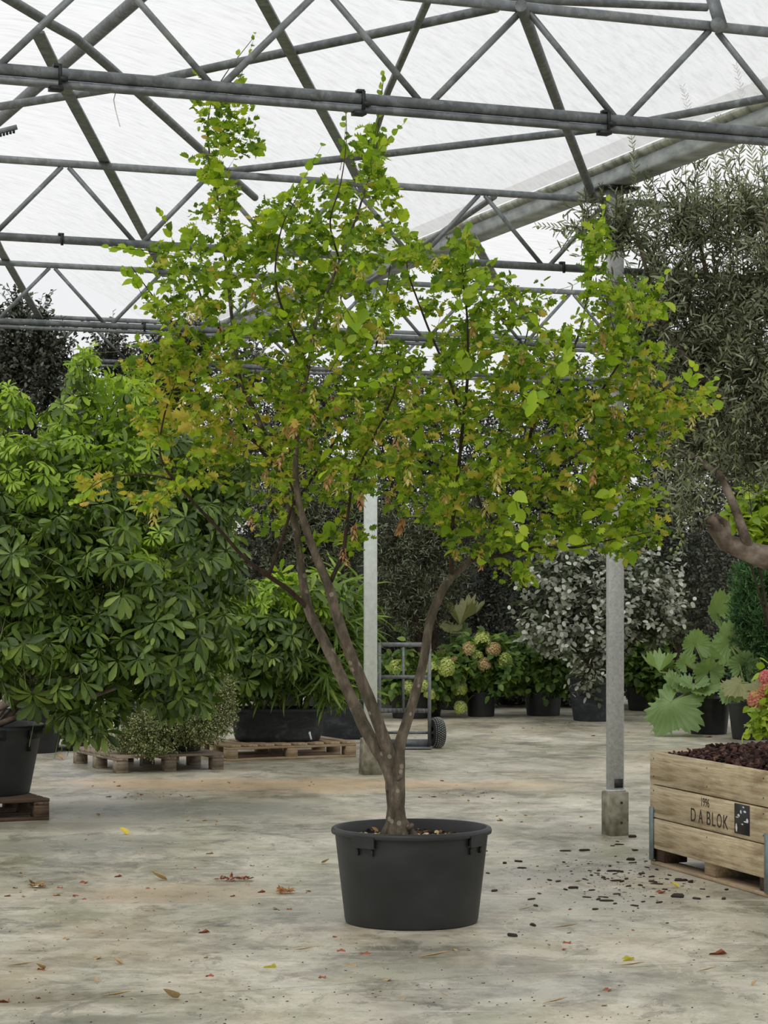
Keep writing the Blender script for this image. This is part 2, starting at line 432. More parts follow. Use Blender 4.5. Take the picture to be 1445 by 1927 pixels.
# ------------------------------------------------------------------ floor
def floor_material():
    m, nt, out = new_mat('stained_concrete_floor')
    t = nt.nodes.new('ShaderNodeTexCoord')
    pos = t.outputs['Object']
    # warped coordinates for stain outlines
    nw = N(nt, 'ShaderNodeTexNoise', Scale=1.3, Detail=5.0, Roughness=.6)
    nt.links.new(pos, nw.inputs['Vector'])
    vs = nt.nodes.new('ShaderNodeVectorMath'); vs.operation = 'MULTIPLY_ADD'
    nt.links.new(nw.outputs['Color'], vs.inputs[0]); vs.inputs[1].default_value = (.9, .9, 0)
    nt.links.new(pos, vs.inputs[2])
    wp0 = nt.nodes.new('ShaderNodeVectorMath'); wp0.operation = 'SUBTRACT'
    nt.links.new(vs.outputs[0], wp0.inputs[0]); wp0.inputs[1].default_value = (.45, .45, 0)
    wpos = wp0.outputs[0]
    # small warp for crisp swipes
    nw2 = N(nt, 'ShaderNodeTexNoise', Scale=5.0, Detail=4.0, Roughness=.6)
    nt.links.new(pos, nw2.inputs['Vector'])
    v2 = nt.nodes.new('ShaderNodeVectorMath'); v2.operation = 'MULTIPLY_ADD'
    nt.links.new(nw2.outputs['Color'], v2.inputs[0]); v2.inputs[1].default_value = (.12, .12, 0); nt.links.new(pos, v2.inputs[2])
    wpos2 = v2.outputs[0]
    def nz(scale, st=(1, 1, 1), rot=0, det=6, rg=.6, dist=0, src=None):
        mp = nt.nodes.new('ShaderNodeMapping'); mp.inputs['Scale'].default_value = st; mp.inputs['Rotation'].default_value = (0, 0, rot)
        nt.links.new(src or pos, mp.inputs[0]); return noise_fac(nt, mp.outputs[0], scale, det, rg, dist)
    big = nz(.9, (1, .55, 1), .35, 6, .62, .4)
    mid = nz(3.0, (1, .8, 1), .5, 7, .65, .5)
    fine = nz(13, (1, .8, 1), .4, 7, .75, .3)
    f = mathn(nt, 'ADD', mathn(nt, 'MULTIPLY', big, .36), mathn(nt, 'ADD', mathn(nt, 'MULTIPLY', mid, .38), mathn(nt, 'MULTIPLY', fine, .26)))
    col = ramp(nt, f, [(.37, '#5c594e'), (.44, '#868274'), (.5, '#a6a191'), (.56, '#c2bcab'), (.65, '#e0dac8')])
    # algae green
    g = nz(1.7, (1, .6, 1), -.3, 7, .68, .3)
    gf = ramp(nt, g, [(.46, (0, 0, 0)), (.66, (.55, .55, .55))])
    col = mixc(nt, gf, col, '#9a9a76')
    # tan dust
    d = nz(.75, (1, .5, 1), .2, 6, .65, .3, wpos)
    df = ramp(nt, d, [(.5, (0, 0, 0)), (.68, (.45, .45, .45))])
    col = mixc(nt, df, col, '#bfa483')
    # long scraped streaks
    s1 = nz(2.0, (.35, 5.0, 1), .32, 6, .7, .2)
    sf = ramp(nt, s1, [(.55, (0, 0, 0)), (.68, (.6, .6, .6))])
    col = mixc(nt, sf, col, '#cdc8bc')
    s2 = nz(1.7, (.3, 5.5, 1), -.15, 6, .7, .2)
    sf2 = ramp(nt, s2, [(.58, (0, 0, 0)), (.7, (.6, .6, .6))])
    col = mixc(nt, sf2, col, '#6e6d66')
    s3 = nz(14, (.25, 4, 1), .5, 4, .7, .1)
    sf3 = ramp(nt, s3, [(.62, (0, 0, 0)), (.75, (.4, .4, .4))])
    col = mixc(nt, sf3, col, '#5d5a52')
    k1 = nz(2.6, (1, .7, 1), .4, 12, .74, .6)
    col = mixc(nt, ramp(nt, k1, [(.515, (0, 0, 0)), (.545, (.38, .38, .38))]), col, '#cfc9b8')
    k2 = nz(3.3, (1, .7, 1), -.5, 12, .76, .6)
    col = mixc(nt, ramp(nt, k2, [(.40, (.5, .5, .5)), (.44, (0, 0, 0))]), col, '#5f5c52')
    k3 = nz(8.0, (1, .35, 1), .3, 10, .8, .4)
    col = mixc(nt, ramp(nt, k3, [(.60, (0, 0, 0)), (.63, (.45, .45, .45))]), col, '#66614f')
    k4 = nz(9.0, (.4, 1, 1), .9, 10, .8, .4)
    col = mixc(nt, ramp(nt, k4, [(.61, (0, 0, 0)), (.64, (.5, .5, .5))]), col, '#e0dccd')
    def stain(px, py, rx, ry, rot, c, amt, crisp=False, soft=.15):  # draws the floor stains and the painted pot reflection
        nonlocal col
        p = G(px, py)
        a = nt.nodes.new('ShaderNodeVectorMath'); a.operation = 'SUBTRACT'
        nt.links.new(wpos2 if crisp else wpos, a.inputs[0]); a.inputs[1].default_value = (p.x + (.06 if crisp else 0), p.y + (.06 if crisp else 0), 0)
        b = nt.nodes.new('ShaderNodeVectorRotate'); b.rotation_type = 'Z_AXIS'; b.inputs['Angle'].default_value = -rot
        nt.links.new(a.outputs[0], b.inputs['Vector'])
        c2 = nt.nodes.new('ShaderNodeVectorMath'); c2.operation = 'MULTIPLY'; c2.inputs[1].default_value = (1 / rx, 1 / ry, 0)
        nt.links.new(b.outputs[0], c2.inputs[0])
        ln = nt.nodes.new('ShaderNodeVectorMath'); ln.operation = 'LENGTH'; nt.links.new(c2.outputs[0], ln.inputs[0])
        mr = nt.nodes.new('ShaderNodeMapRange'); mr.interpolation_type = 'SMOOTHSTEP'
        mr.inputs['From Min'].default_value = 1.0; mr.inputs['From Max'].default_value = soft
        mr.inputs['To Min'].default_value = 0; mr.inputs['To Max'].default_value = amt
        nt.links.new(ln.outputs['Value'], mr.inputs['Value'])
        if crisp: mod = mathn(nt, 'ADD', mathn(nt, 'MULTIPLY', mid, 1.6), .1, True)
        else: mod = mathn(nt, 'MULTIPLY', mathn(nt, 'ADD', f, -.38), 5.0, True)
        mm = mathn(nt, 'MULTIPLY', mr.outputs[0], mod, True)
        col = mixc(nt, mm, col, c)
    for s in FLOOR_STAINS_REFLECTION: stain(*s)
    # expansion joint crack, running across the foreground
    pj = G(1050, 1828)
    a = nt.nodes.new('ShaderNodeVectorMath'); a.operation = 'SUBTRACT'; nt.links.new(wpos2, a.inputs[0]); a.inputs[1].default_value = (pj.x + .06, pj.y + .06, 0)
    b = nt.nodes.new('ShaderNodeVectorRotate'); b.rotation_type = 'Z_AXIS'; b.inputs['Angle'].default_value = -.33
    nt.links.new(a.outputs[0], b.inputs['Vector'])
    sx = nt.nodes.new('ShaderNodeSeparateXYZ'); nt.links.new(b.outputs[0], sx.inputs[0])
    cf = mathn(nt, 'LESS_THAN', mathn(nt, 'ABSOLUTE', sx.outputs['Y']), .006)
    col = mixc(nt, mathn(nt, 'MULTIPLY', cf, .45), col, '#4a4842')
    # speckle
    sp_ = nz(70, (1, 1, 1), 0, 2, .5)
    col = mixc(nt, ramp(nt, sp_, [(.66, (0, 0, 0)), (.72, (.6, .6, .6))]), col, '#55504a')
    rf = ramp(nt, big, [(.35, (.27, .27, .27)), (.65, (.55, .55, .55))])
    h = mathn(nt, 'ADD', mathn(nt, 'MULTIPLY', fine, .5), mid)
    p = principled(nt, out, col, rf, 0, bump(nt, h, .12, .006), .5)
    return m
FLOOR_STAINS_REFLECTION = [
    # px, py, rx, ry, rotation, colour, amount
    (300, 1525, 1.9, 1.0, .1, '#4f5348', 1.0),
    (120, 1590, 1.5, .7, .2, '#66675a', .7),
    (60, 1555, 1.2, .6, .2, '#55534a', .8),
    (560, 1480, 2.1, .9, .12, '#c9a77c', 1.0),
    (1000, 1440, 1.6, .8, .2, '#b9b4a4', .6),
    (820, 1480, 1.8, .8, .15, '#c6ae88', .8),
    (330, 1680, .9, .5, .3, '#b39a7c', .7), (800, 1800, .45, .45, 0, '#6f6d64', .7), (1010, 1650, .5, .5, .1, '#84867f', .6),  # middle entry: dark reflection of the big pot painted on the floor
    (1250, 1370, 2.2, 1.3, .2, '#8f8b7d', .5),
    (250, 1472, 1.5, .6, .1, '#c9ac84', .8),
    (330, 1690, .5, .35, .3, '#a99478', .55),
    (110, 1868, .55, .30, .2, '#5f5238', .95),
    (180, 1915, .7, .22, .2, '#4f5040', .9),
    (560, 1850, .3, .12, .3, '#c3c1b4', .8),
    (1080, 1590, .7, .35, .2, '#c4bcab', .65),
    (1050, 1560, .5, .35, .2, '#cbc4b4', .6),
    (830, 1830, .55, .3, .1, '#7f8076', .6),  # more of the pot's dark reflection, painted in
    (560, 1720, .6, .5, .1, '#7c7d72', .55),
    (1000, 1860, .9, .35, .3, '#a9aaa0', .5),
    (1150, 1700, .9, .6, .1, '#85857d', .5),
    # crisp swipes
    (425, 1625, .27, .035, -1.0, '#b9bfb3', .8, True),
    (640, 1775, .40, .035, -1.05, '#b4b2a4', .8, True),
    (1075, 1757, .40, .035, -.95, '#b9b3a5', .8, True),
    (560, 1688, .45, .05, .15, '#bfc2b6', .6, True),
    (180, 1830, .35, .03, -.9, '#bcbcae', .6, True),
    (60, 1632, .3, .07, -1.0, '#aeb0a0', .6, True),
]
M['floor'] = floor_material()
mb = MB(); mb.v = [(-30, -12, 0), (30, -12, 0), (30, 60, 0), (-30, 60, 0)]; mb.poly([0, 1, 2, 3])
fl = mb.build('floor', M['floor']); fl['kind'] = 'structure'

# ------------------------------------------------------------------ greenhouse axes
GD = Vector((-.3252, .9457, 0)).normalized()      # gutters run this way
GU = Vector((.9457, .3252, 0)).normalized()       # spans run this way
PR = Vector((1.455, 14.56, 0))                    # front post
PL = Vector((-.112, 19.12, 0))                    # rear post
TK = .40                                          # slope of the trusses in plan
TANG = math.atan(TK)
Zt, Zb = 4.0, 3.56
SPAN = 6.8

# roof film, arched spans between gutters
for k in range(-3, 3):
    mb = MB(); rows = 16; L0, L1 = -30.0, 11.6
    for i in range(rows + 1):
        u = i / rows
        off = -SPAN * (k + u)
        z = 4.27 + 1.1 * (1 - (2 * u - 1) ** 2)
        for y in (L0, L1):
            p = PR + GU * off + GD * y
            mb.v.append((p.x, p.y, z))
    for i in range(rows):
        mb.poly([2 * i, 2 * i + 1, 2 * i + 3, 2 * i + 2])
    o = mb.build('ceiling', M['film'], smooth=True); o['kind'] = 'structure'

# added dark sheet low behind the shrubs, keeps their gaps dark
pc = PR + GD * 24
def upright_sheet(name, a, b, z0, z1, mat):
    mb = MB(); d = (b - a).normalized(); n = Vector((-d.y, d.x, 0)) * .02
    pr = [a - n, b - n, b + n, a + n]
    for z in (z0, z1):
        for p in pr: mb.v.append((p.x, p.y, z))
    for f in ((0, 3, 2, 1), (4, 5, 6, 7), (0, 1, 5, 4), (1, 2, 6, 5), (2, 3, 7, 6), (3, 0, 4, 7)): mb.poly(list(f))
    o = mb.build(name, mat); o['kind'] = 'structure'; return o
upright_sheet('shade_backdrop', Vector((-14, 34.5, 0)), Vector((14, 34.5, 0)), 0, 2.3, M['gap_shade'])  # added sheet, there only to darken the view through the low shrubs

# ------------------------------------------------------------------ gutters
def gutter(off, y0, y1, label, grp=None):
    p0 = PR + GU * off + GD * y0; p1 = PR + GU * off + GD * y1
    root = thing('roof_gutter', (p0.x, p0.y, 4.08), label, 'gutter', grp)
    a = Vector((p0.x, p0.y, 4.08)); b = Vector((p1.x, p1.y, 4.08))
    pr = [(-.07, .0), (.07, .0), (.075, .02), (.09, .10), (.085, .10), (.066, .008), (-.066, .008), (-.085, .10), (-.09, .10), (-.075, .02)]
    MB().prism(pr, a, b).build('gutter_trough', M['gutter'], root, True)
    for s in (-1, 1):
        MB().prism([(s * .088, .085), (s * .118, .112), (s * .118, .13), (s * .086, .10)] if s > 0 else
                   [(s * .086, .10), (s * .118, .13), (s * .118, .112), (s * .088, .085)], a, b).build('gutter_flange', M['gutter_rim'], root, True)
    return root
gutter(0, -6.5, 11.7, 'wide grey steel gutter climbing to the right edge above the two posts')

# ------------------------------------------------------------------ posts on concrete footings
def post(P, zb, zt, mat, label, bw, bd, w=.105, d=.055, sticker=False, taper=1.0, holes=True):
    root = thing('greenhouse_post', (P.x, P.y, 0), label, 'post', None, math.atan2(GU.y, GU.x))
    mb = MB(); n = 0
    prof = [(-w/2, -d/2), (w/2, -d/2), (w/2, d/2), (-w/2, d/2)]
    c = .008
    pr = [(-w/2 + c, -d/2), (w/2 - c, -d/2), (w/2, -d/2 + c), (w/2, d/2 - c), (w/2 - c, d/2), (-w/2 + c, d/2), (-w/2, d/2 - c), (-w/2, -d/2 + c)]
    mb.prism([(x, y) for x, y in pr], (0, 0, zb), (0, 0, zt), up=(0, 1, 0))
    mb.build('steel_column', mat, root)
    mb = MB(); k = taper
    for z, q in ((0, 1.0), (zb * .97, k), (zb, k * .97)):
        for x, y in ((-1, -1), (1, -1), (1, 1), (-1, 1)): mb.v.append((x * bw / 2 * q, y * bd / 2 * q, z))
    for i in range(2):
        for j in range(4): mb.poly([i * 4 + j, i * 4 + (j + 1) % 4, i * 4 + 4 + (j + 1) % 4, i * 4 + 4 + j])
    mb.poly([8, 9, 10, 11]); mb.poly([3, 2, 1, 0])
    mb.build('concrete_footing', M['concrete'], root)
    MB().box((0, 0, zb + .006), (w * 1.12, d * 1.25, .012)).build('base_plate', mat, root)
    if holes:
        for z in (zb * .3, zb * .76):
            mb = MB(); mb.lathe([(.0005, -bd / 2 * 1.0 - .004), (.008, -bd / 2 - .004), (.008, -bd / 2 + .02)], (0.012, 0, z), 12, axis='y')
            mb.build('bolt_hole', M['black_clip'], root)
    return root
pR = post(PR, .274, 4.06, M['steel_shaded'], 'shaded galvanised post on a square concrete footing beside the wooden crate', .122, .14, sticker=True)
mb = MB(); mb.box((.012, -.029, .325), (.058, .002, .055)); st = mb.build('sticker', M['label_black'], pR)
MB().box((0, 0, 4.066), (.26, .2, .016)).build('bracket_plate', M['black_clip'], pR)
for s in (-1, 1):
    MB().tube([(s * .04, -.04, 3.8), (s * .11, -.06, 3.975)], .014, 8).build('gutter_bracket', M['steel_dark'], pR)
pL = post(PL, .30, 4.06, M['steel_lit'], 'brightly lit galvanised post standing behind the potted tree, left of the hand truck', .155, .16, holes=False, taper=.86)
MB().box((0, 0, 4.066), (.26, .2, .016)).build('bracket_plate', M['black_clip'], pL)

# ------------------------------------------------------------------ lattice trusses
def truss(Y0, phase, bay, s0, s1, pipe, label, hw=.5, rt=.020, rb=.024, rd=.0145):
    root = thing('roof_truss', (0, Y0, 0), label, 'truss', 'lattice roof trusses', TANG)
    MB().bevbox(((s0 + s1) / 2, 0, Zt), (s1 - s0, .036, rt * 2), .006).build('top_chord', M['steel_mid'], root)
    smooth_angle(MB().tube([(s0, 0, Zb), (s1, 0, Zb)], rb, 12).build('bottom_chord', M['steel_dark'], root))
    if pipe:
        MB().prism([(-.02, -.026), (.02, -.026), (.02, -.014), (.016, .0), (-.016, .0), (-.02, -.014)], (s0, 0, Zb - rb - .004), (s1, 0, Zb - rb - .004)).build('curtain_rail', M['steel_dark'], root)
    n = int((s0 - phase) / bay) - 1
    while phase + n * bay < s1 + bay:
        t = phase + n * bay
        for s in (-1, 1):
            a = t + s * .02; b = t + s * (bay * .5 - .03)
            if min(a, b) > s0 and max(a, b) < s1:
                MB().tube([(a, 0, Zt - rt), (b, 0, Zb + rb * .6)], rd, 8).build('diagonal', M['steel_mid'], root)
        n += 1
    return root
T1 = truss(9.44, .635, .90, -4.2, 5.4, True, 'nearest roof truss, its bottom chord crossing in front of the treetop')
T2 = truss(14.03, .65, .875, -5.2, 6.2, False, 'second roof truss from the front, meeting the shaded galvanised post')
T3 = truss(18.6, .80, .88, -6.2, 7.0, True, 'third roof truss from the front, meeting the bright rear post')
Zt, Zb = 4.1, 3.7
T4 = truss(23.2, .45, .88, -7.2, 7.8, True, 'farthest roof truss, just above the dark shrubs')
Zt, Zb = 4.0, 3.56
for s in (T1,):
    for x in (-1.36, -.105, 1.01):
        mb = MB(); mb.box((x, 0, Zb + .03), (.03, .03, .014)); mb.box((x + .005, -.028, Zb - .01), (.012, .012, .075)); mb.box((x - .008, -.008, Zb - .062), (.05, .05, .014)); mb.box((x + .018, -.03, Zb - .025), (.03, .02, .016))
        mb.build('rail_clamp', M['black_clip'], s)
    mb = MB(); mb.lathe([(.001, -.034), (.034, -.034), (.034, -.024)], (1.54, 0, Zt), 16, axis='y')
    mb.box((1.54, -.026, Zt + .05), (.06, .01, .14), Matrix.Rotation(-.35, 3, 'Y')); mb.build('gusset_plate', M['steel_mid'], s)
for s in (T2, T3):
    for x in (-2.0, 1.2):
        mb = MB(); mb.box((x, 0, Zb + .03), (.03, .03, .016)); mb.box((x, -.028, Zb), (.014, .012, .07)); mb.build('rail_clamp', M['black_clip'], s)

# ------------------------------------------------------------------ wind braces, level with the top chords
def hpt(px, py, z): 
    Y = (z - HC) * F / (HY - py)
    return Vector(((px - XC) / F * Y, Y, z))
def brace(pts, r, z, label, name='brace_pipe', mat=None, flat=False, ext=0.0):
    P = [hpt(x, y, z) for x, y in pts]
    if ext: P[0] = P[0] + (P[0] - P[1]).normalized() * ext
    root_p = P[0].copy()
    mb = MB()
    if flat:
        for a, b in zip(P, P[1:]): mb.prism([(-r, -.006), (r, -.006), (r, .006), (-r, .006)], a, b)
    else: mb.tube(P, r, 10)
    o = mb.build(name, mat or M['steel_dark'], None, True, root_p)
    smooth_angle(o)
    return tag(o, label, 'brace pipe', 'roof bracing')
brace([(-40, 207), (235, 163), (430, 121), (722, 60), (935, 14)], .021, 4.05, 'long bracing pipe rising to the right behind the nearest truss, upper one')
brace([(400, 325), (722, 290), (1172, 237), (1475, 178)], .021, 4.05, 'long bracing pipe rising to the right above the treetop, lower one')
brace([(980, 10), (1060, 225), (1118, 376)], .026, 3.97, 'steep round pipe dropping from the nearest truss to the shaded post')
brace([(455, -70), (650, 290), (690, 372)], .026, 4.03, 'steep flat bar running down behind the treetop', 'brace_bar', M['steel_mid'], True)
brace([(70, 60), (117, 155), (312, 520)], .030, 4.03, 'steep flat bar at the far left joining second and third truss', 'brace_bar', M['steel_mid'], True)
brace([(-40, 385), (0, 470), (75, 600)], .030, 4.03, 'short steep flat bar at the left edge above the dark shrub', 'brace_bar', M['steel_mid'], True)
brace([(0, -12), (100, 48), (140, 70), (205, 125), (385, 288), (480, 372)], .023, 4.05, 'bent pipe curving down from the top left corner')
brace([(690, 305), (730, 172), (812, -15)], .018, 4.03, 'thin pipe rising behind the leader of the potted tree')
brace([(885, 440), (935, 530), (990, 605)], .032, 3.95, 'flat bar behind the gutter, right of the treetop', 'brace_bar', M['steel_mid'], True)
brace([(650, 560), (740, 500), (930, 370)], .02, 4.0, 'pipe crossing below the gutter, right of the treetop centre')
# ridge pipe
a = hpt(-60, 277, 5.25); b = hpt(300, -38, 5.25)
o = MB().tube([a, b], .045, 14).build('ridge_pipe', M['steel_dark'], None, True, a); smooth_angle(o)
tag(o, 'thick ridge pipe crossing the top left corner under the roof film', 'ridge pipe')
# horizontal pipe far right and broken rack stub at left
o = MB().tube([W(905, 8 - 12, 11.0), W(1330, 14, 11.5)], .02, 10).build('brace_pipe', M['steel_dark'], None, True, W(905, -4, 11.0)); smooth_angle(o)
tag(o, 'pipe along the top edge left of the gusset plate', 'brace pipe', 'roof bracing')
# toothed rack stub at the left edge
a = W(-30, 255, 9.6); b = W(32, 239, 9.6)
root = thing('rack_bar', a, 'short toothed rack bar ending at the left edge below the nearest truss', 'rack bar')
MB().tube([a, b], .011, 8).build('bar', M['steel_mid'], root, True)
mb = MB()
for i in range(9): 
    p = a.lerp(b, .1 + i * .1); mb.box(p - Vector((0, 0, .016)), (.009, .014, .012))
mb.build('teeth', M['black_clip'], root, True)
# zip tie hanging under the nearest truss
pts = [W(213, 163, 9.05), W(218, 172, 9.05), W(214, 188, 9.05), W(217, 205, 9.04), W(223, 228, 9.04), W(226, 238, 9.03)]
o = MB().tube(pts, .0022, 5).build('cable_tie', M['white_scrap'], None, True, pts[0])
tag(o, 'white cable tie dangling from the nearest truss at left', 'cable tie')
# ------------------------------------------------------------------ leaf templates
HORN = leaf_tmpl([(.14, .05), (.32, .12), (.21, .22), (.42, .34), (.26, .42), (.40, .58), (.22, .64), (.28, .80), (.10, .86)], .35, .4, .05)
HORN2 = leaf_tmpl([(.16, .08), (.38, .20), (.20, .30), (.44, .50), (.20, .58), (.26, .80), (.08, .86)], .5, -.5, -.06)
HORNY = leaf_tmpl([(.16, .05), (.29, .14), (.27, .19), (.36, .28), (.33, .34), (.38, .44), (.34, .50), (.34, .60), (.27, .66), (.24, .76), (.14, .84), (.09, .93)], .3, .35)
OVATE = leaf_tmpl([(.20, .10), (.34, .32), (.33, .55), (.18, .82)], .3, .4)
OBOV = leaf_tmpl([(.035, .05), (.075, .22), (.14, .48), (.175, .70), (.12, .90)], .35, .6)
OLIVE = leaf_tmpl([(.07, .18), (.095, .5), (.06, .82)], .3, .15)
SMALL = leaf_tmpl([(.26, .30), (.22, .75)], .3, .2, mids=())
STRAP = leaf_tmpl([(.035, .08), (.055, .35), (.035, .8)], .3, .9, mids=(.4, .7))
ROUNDL = leaf_tmpl([(.22, .12), (.33, .4), (.30, .7), (.14, .93)], .15, .2)
PETAL = leaf_tmpl([(.34, .3), (.36, .75)], .1, .2, mids=())
SPRAY = leaf_tmpl([(.13, .25), (.03, .32), (.14, .55), (.03, .6), (.08, .85)], .1, .2, mids=())
KEY = leaf_tmpl([(.17, .2), (.2, .6)], .4, .3, mids=())

M['horn'] = mat_leaf('hornbeam_leaf', [(.08, '#46601c'), (.35, '#688826'), (.62, '#8aa62e'), (.85, '#a9bc3a'), (.97, '#b9b948')], .45, .42, .35)
M['horn_young'] = mat_leaf('young_hornbeam_leaf', [(.1, '#769a24'), (.5, '#97b62f'), (.9, '#b9cc46')], .5, .42, .35)
M['horn_yellow'] = mat_leaf('yellowing_hornbeam_leaf', [(.1, '#93a036'), (.5, '#b3b045'), (.8, '#cbb95a'), (.97, '#bf975c')], .42, .5, .25)
M['catkin'] = mat_leaf('dry_seed_bracts', [(.1, '#a06f4c'), (.5, '#b58a66'), (.9, '#cda783')], .3, .7, .2)
M['catkin_pale'] = mat_leaf('pale_seed_bracts', [(.1, '#a9a350'), (.5, '#c4b76c'), (.9, '#ddd095')], .35, .6, .2)
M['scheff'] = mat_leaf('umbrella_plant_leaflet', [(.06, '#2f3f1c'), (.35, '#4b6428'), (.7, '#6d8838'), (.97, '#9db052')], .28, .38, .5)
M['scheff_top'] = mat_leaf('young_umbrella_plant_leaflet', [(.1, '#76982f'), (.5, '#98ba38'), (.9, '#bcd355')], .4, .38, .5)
M['petiole'] = mat_leaf('pale_green_leaf_stalk', [(.1, '#5c6a34'), (.9, '#8a925a')], 0, .5, .3)
M['bamboo'] = mat_leaf('bamboo_leaf', [(.1, '#4c6629'), (.5, '#6b893d'), (.9, '#9db560')], .35, .4, .4)
M['olive'] = mat_leaf('olive_leaf', [(.1, '#4b5239'), (.4, '#6f785a'), (.7, '#959d7e'), (.95, '#c3c9b2')], .25, .5, .4, 1.3)
M['fruit'] = mat_leaf('green_olive_fruit', [(.1, '#66773c'), (.9, '#8b9a58')], 0, .4, .4)
M['yew'] = mat_leaf('dark_evergreen_leaf', [(.1, '#2f342a'), (.5, '#484f40'), (.9, '#70766a')], .08, .45, .4)
M['greybush'] = mat_leaf('grey_green_leaf', [(.1, '#454c38'), (.5, '#616a50'), (.9, '#8d967b')], .15, .5, .4)
M['silver'] = mat_leaf('silver_felted_leaf', [(.1, '#686e5e'), (.45, '#94998a'), (.85, '#c9ccc2')], .15, .7, .2, 1.1)
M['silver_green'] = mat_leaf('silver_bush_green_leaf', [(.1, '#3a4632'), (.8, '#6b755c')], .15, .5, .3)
M['shrub'] = mat_leaf('hydrangea_leaf', [(.1, '#3a5224'), (.5, '#587636'), (.9, '#859c48')], .3, .45, .35)
M['lime_leaf'] = mat_leaf('lime_green_leaf', [(.1, '#708c2c'), (.5, '#93ad3b'), (.9, '#b8cb57')], .4, .45, .3)
M['floret'] = mat_leaf('lime_hydrangea_floret', [(.1, '#9fad55'), (.5, '#bcc873'), (.9, '#d8dfa0')], .3, .6, .2)
M['floret_pink'] = mat_leaf('pink_tinged_floret', [(.1, '#a98a5c'), (.5, '#c4ab7c'), (.9, '#dccda4')], .3, .6, .2)
M['floret_rose'] = mat_leaf('rose_pink_floret', [(.1, '#b0525c'), (.5, '#cf7a80'), (.9, '#e3aaa4')], .3, .6, .2)
M['floret_coral'] = mat_leaf('coral_floret', [(.1, '#a5604a'), (.5, '#c98470'), (.9, '#dfb39b')], .3, .6, .2)
M['conifer'] = mat_leaf('cypress_spray', [(.1, '#2a4427'), (.5, '#446a3c'), (.9, '#668c56')], .15, .55, .25)
M['gunnera'] = mat_leaf('giant_rhubarb_leaf', [(.1, '#5a7346'), (.5, '#7b9660'), (.9, '#a3b888')], .35, .5, .3, 1.5, 3)
M['gunnera_dry'] = mat_leaf('scorched_giant_rhubarb_leaf', [(.15, '#6c7a4a'), (.5, '#8c9266'), (.8, '#b5ab8c')], .35, .6, .2, 1.5, 4)
M['cover'] = mat_leaf('tiny_variegated_leaf', [(.1, '#55653a'), (.5, '#86935a'), (.9, '#c8cda0')], .25, .5, .3)

# ------------------------------------------------------------------ pots
def pot_body(root, r0, r1, h, mat=None, world_c=None, sx=1, sy=1, sq=None, n=56, rimh=.028, lip=.012, soil=.09):
    mat = mat or M['pot']; c = (0, 0, 0)
    pr = [(.001, 0), (r0 - .02, 0), (r0 - .004, .004), (r0, .018), (r1 - lip - (r1 - r0) * .06, h - rimh), (r1, h - rimh * .95), (r1 + .002, h - rimh * .5), (r1 - .002, h - .004), (r1 - .008, h),
          (r1 - .022, h), (r1 - .028, h - .01), (r1 - .034, h - soil - .01)]
    o = MB().lathe(pr, c, n, sx, sy, sq=sq).build('pot', mat, root)
    smooth_angle(o, 50)
    s = MB().lathe([(r1 - .028 - .012, h - soil), ((r1) * .5, h - soil + .012), (.001, h - soil + .02)], c, 28, sx, sy, sq=sq).build('soil', M['soil'], root, smooth=True)
    return o, s

# ------------------------------------------------------------------ the potted hornbeam
Y0 = 10.87
PX, PY = .129, 10.87
tree = thing('potted_tree', (PX, PY, 0), 'tall multi-stemmed tree with toothed leaves in the round black pot in the foreground', 'tree')
pot, soil = pot_body(tree, .314, .376, .445, n=96)
soil['label'] = 'brown soil strewn with dry yellow leaves'
for ang in (-127, -35, 53, 145):
    a = math.radians(ang)
    def arc(r0, r1, z0, z1, t0, t1, n=10):
        mb = MB()
        for k in range(n + 1):
            t = a + t0 + (t1 - t0) * k / n
            for r, z in ((r0, z0), (r1, z0), (r1 + .002, z1), (r0 + .002, z1)): mb.v.append((r * math.cos(t), r * math.sin(t), z))
        for k in range(n):
            for q in range(4): mb.poly([4 * k + q, 4 * k + (q + 1) % 4, 4 * k + 4 + (q + 1) % 4, 4 * k + 4 + q])
        mb.poly([3, 2, 1, 0]); mb.poly([4 * n, 4 * n + 1, 4 * n + 2, 4 * n + 3]); return mb
    smooth_angle(arc(.368, .380, .376, .428, -.165, .165).build('handle', M['pot'], pot), 30)
    arc(.340, .374, .374, .380, -.165, .165).build('handle_lip', M['pot'], pot)
    for s in (-1, 1):
        arc(.352, .366, .340, .376, s * .115 - .008, s * .115 + .008, 2).build('handle_rib', M['pot'], pot)
# dry litter on the soil
n = 900
r = .325 * np.sqrt(RNG.random(n)); a = RNG.random(n) * 2 * PI
P = np.stack([PX + r * np.cos(a), PY + r * np.sin(a), .375 + RNG.random(n) * .022], 1)
D = RNG.normal(size=(n, 3)); D[:, 2] *= .45
v, l, t = batch(KEY, P, D, RNG.normal(size=(n, 3)) * .5 + [0, 0, 1], .014 + RNG.random(n) * .028)
o = mesh_obj('leaf_litter', v, l, t, M['pot_litter'], tree); o['kind'] = 'stuff'; o['label'] = 'dry brown and yellow leaves'

def px2w(x, y, dy=0.0): return W(x, y, Y0 + dy)
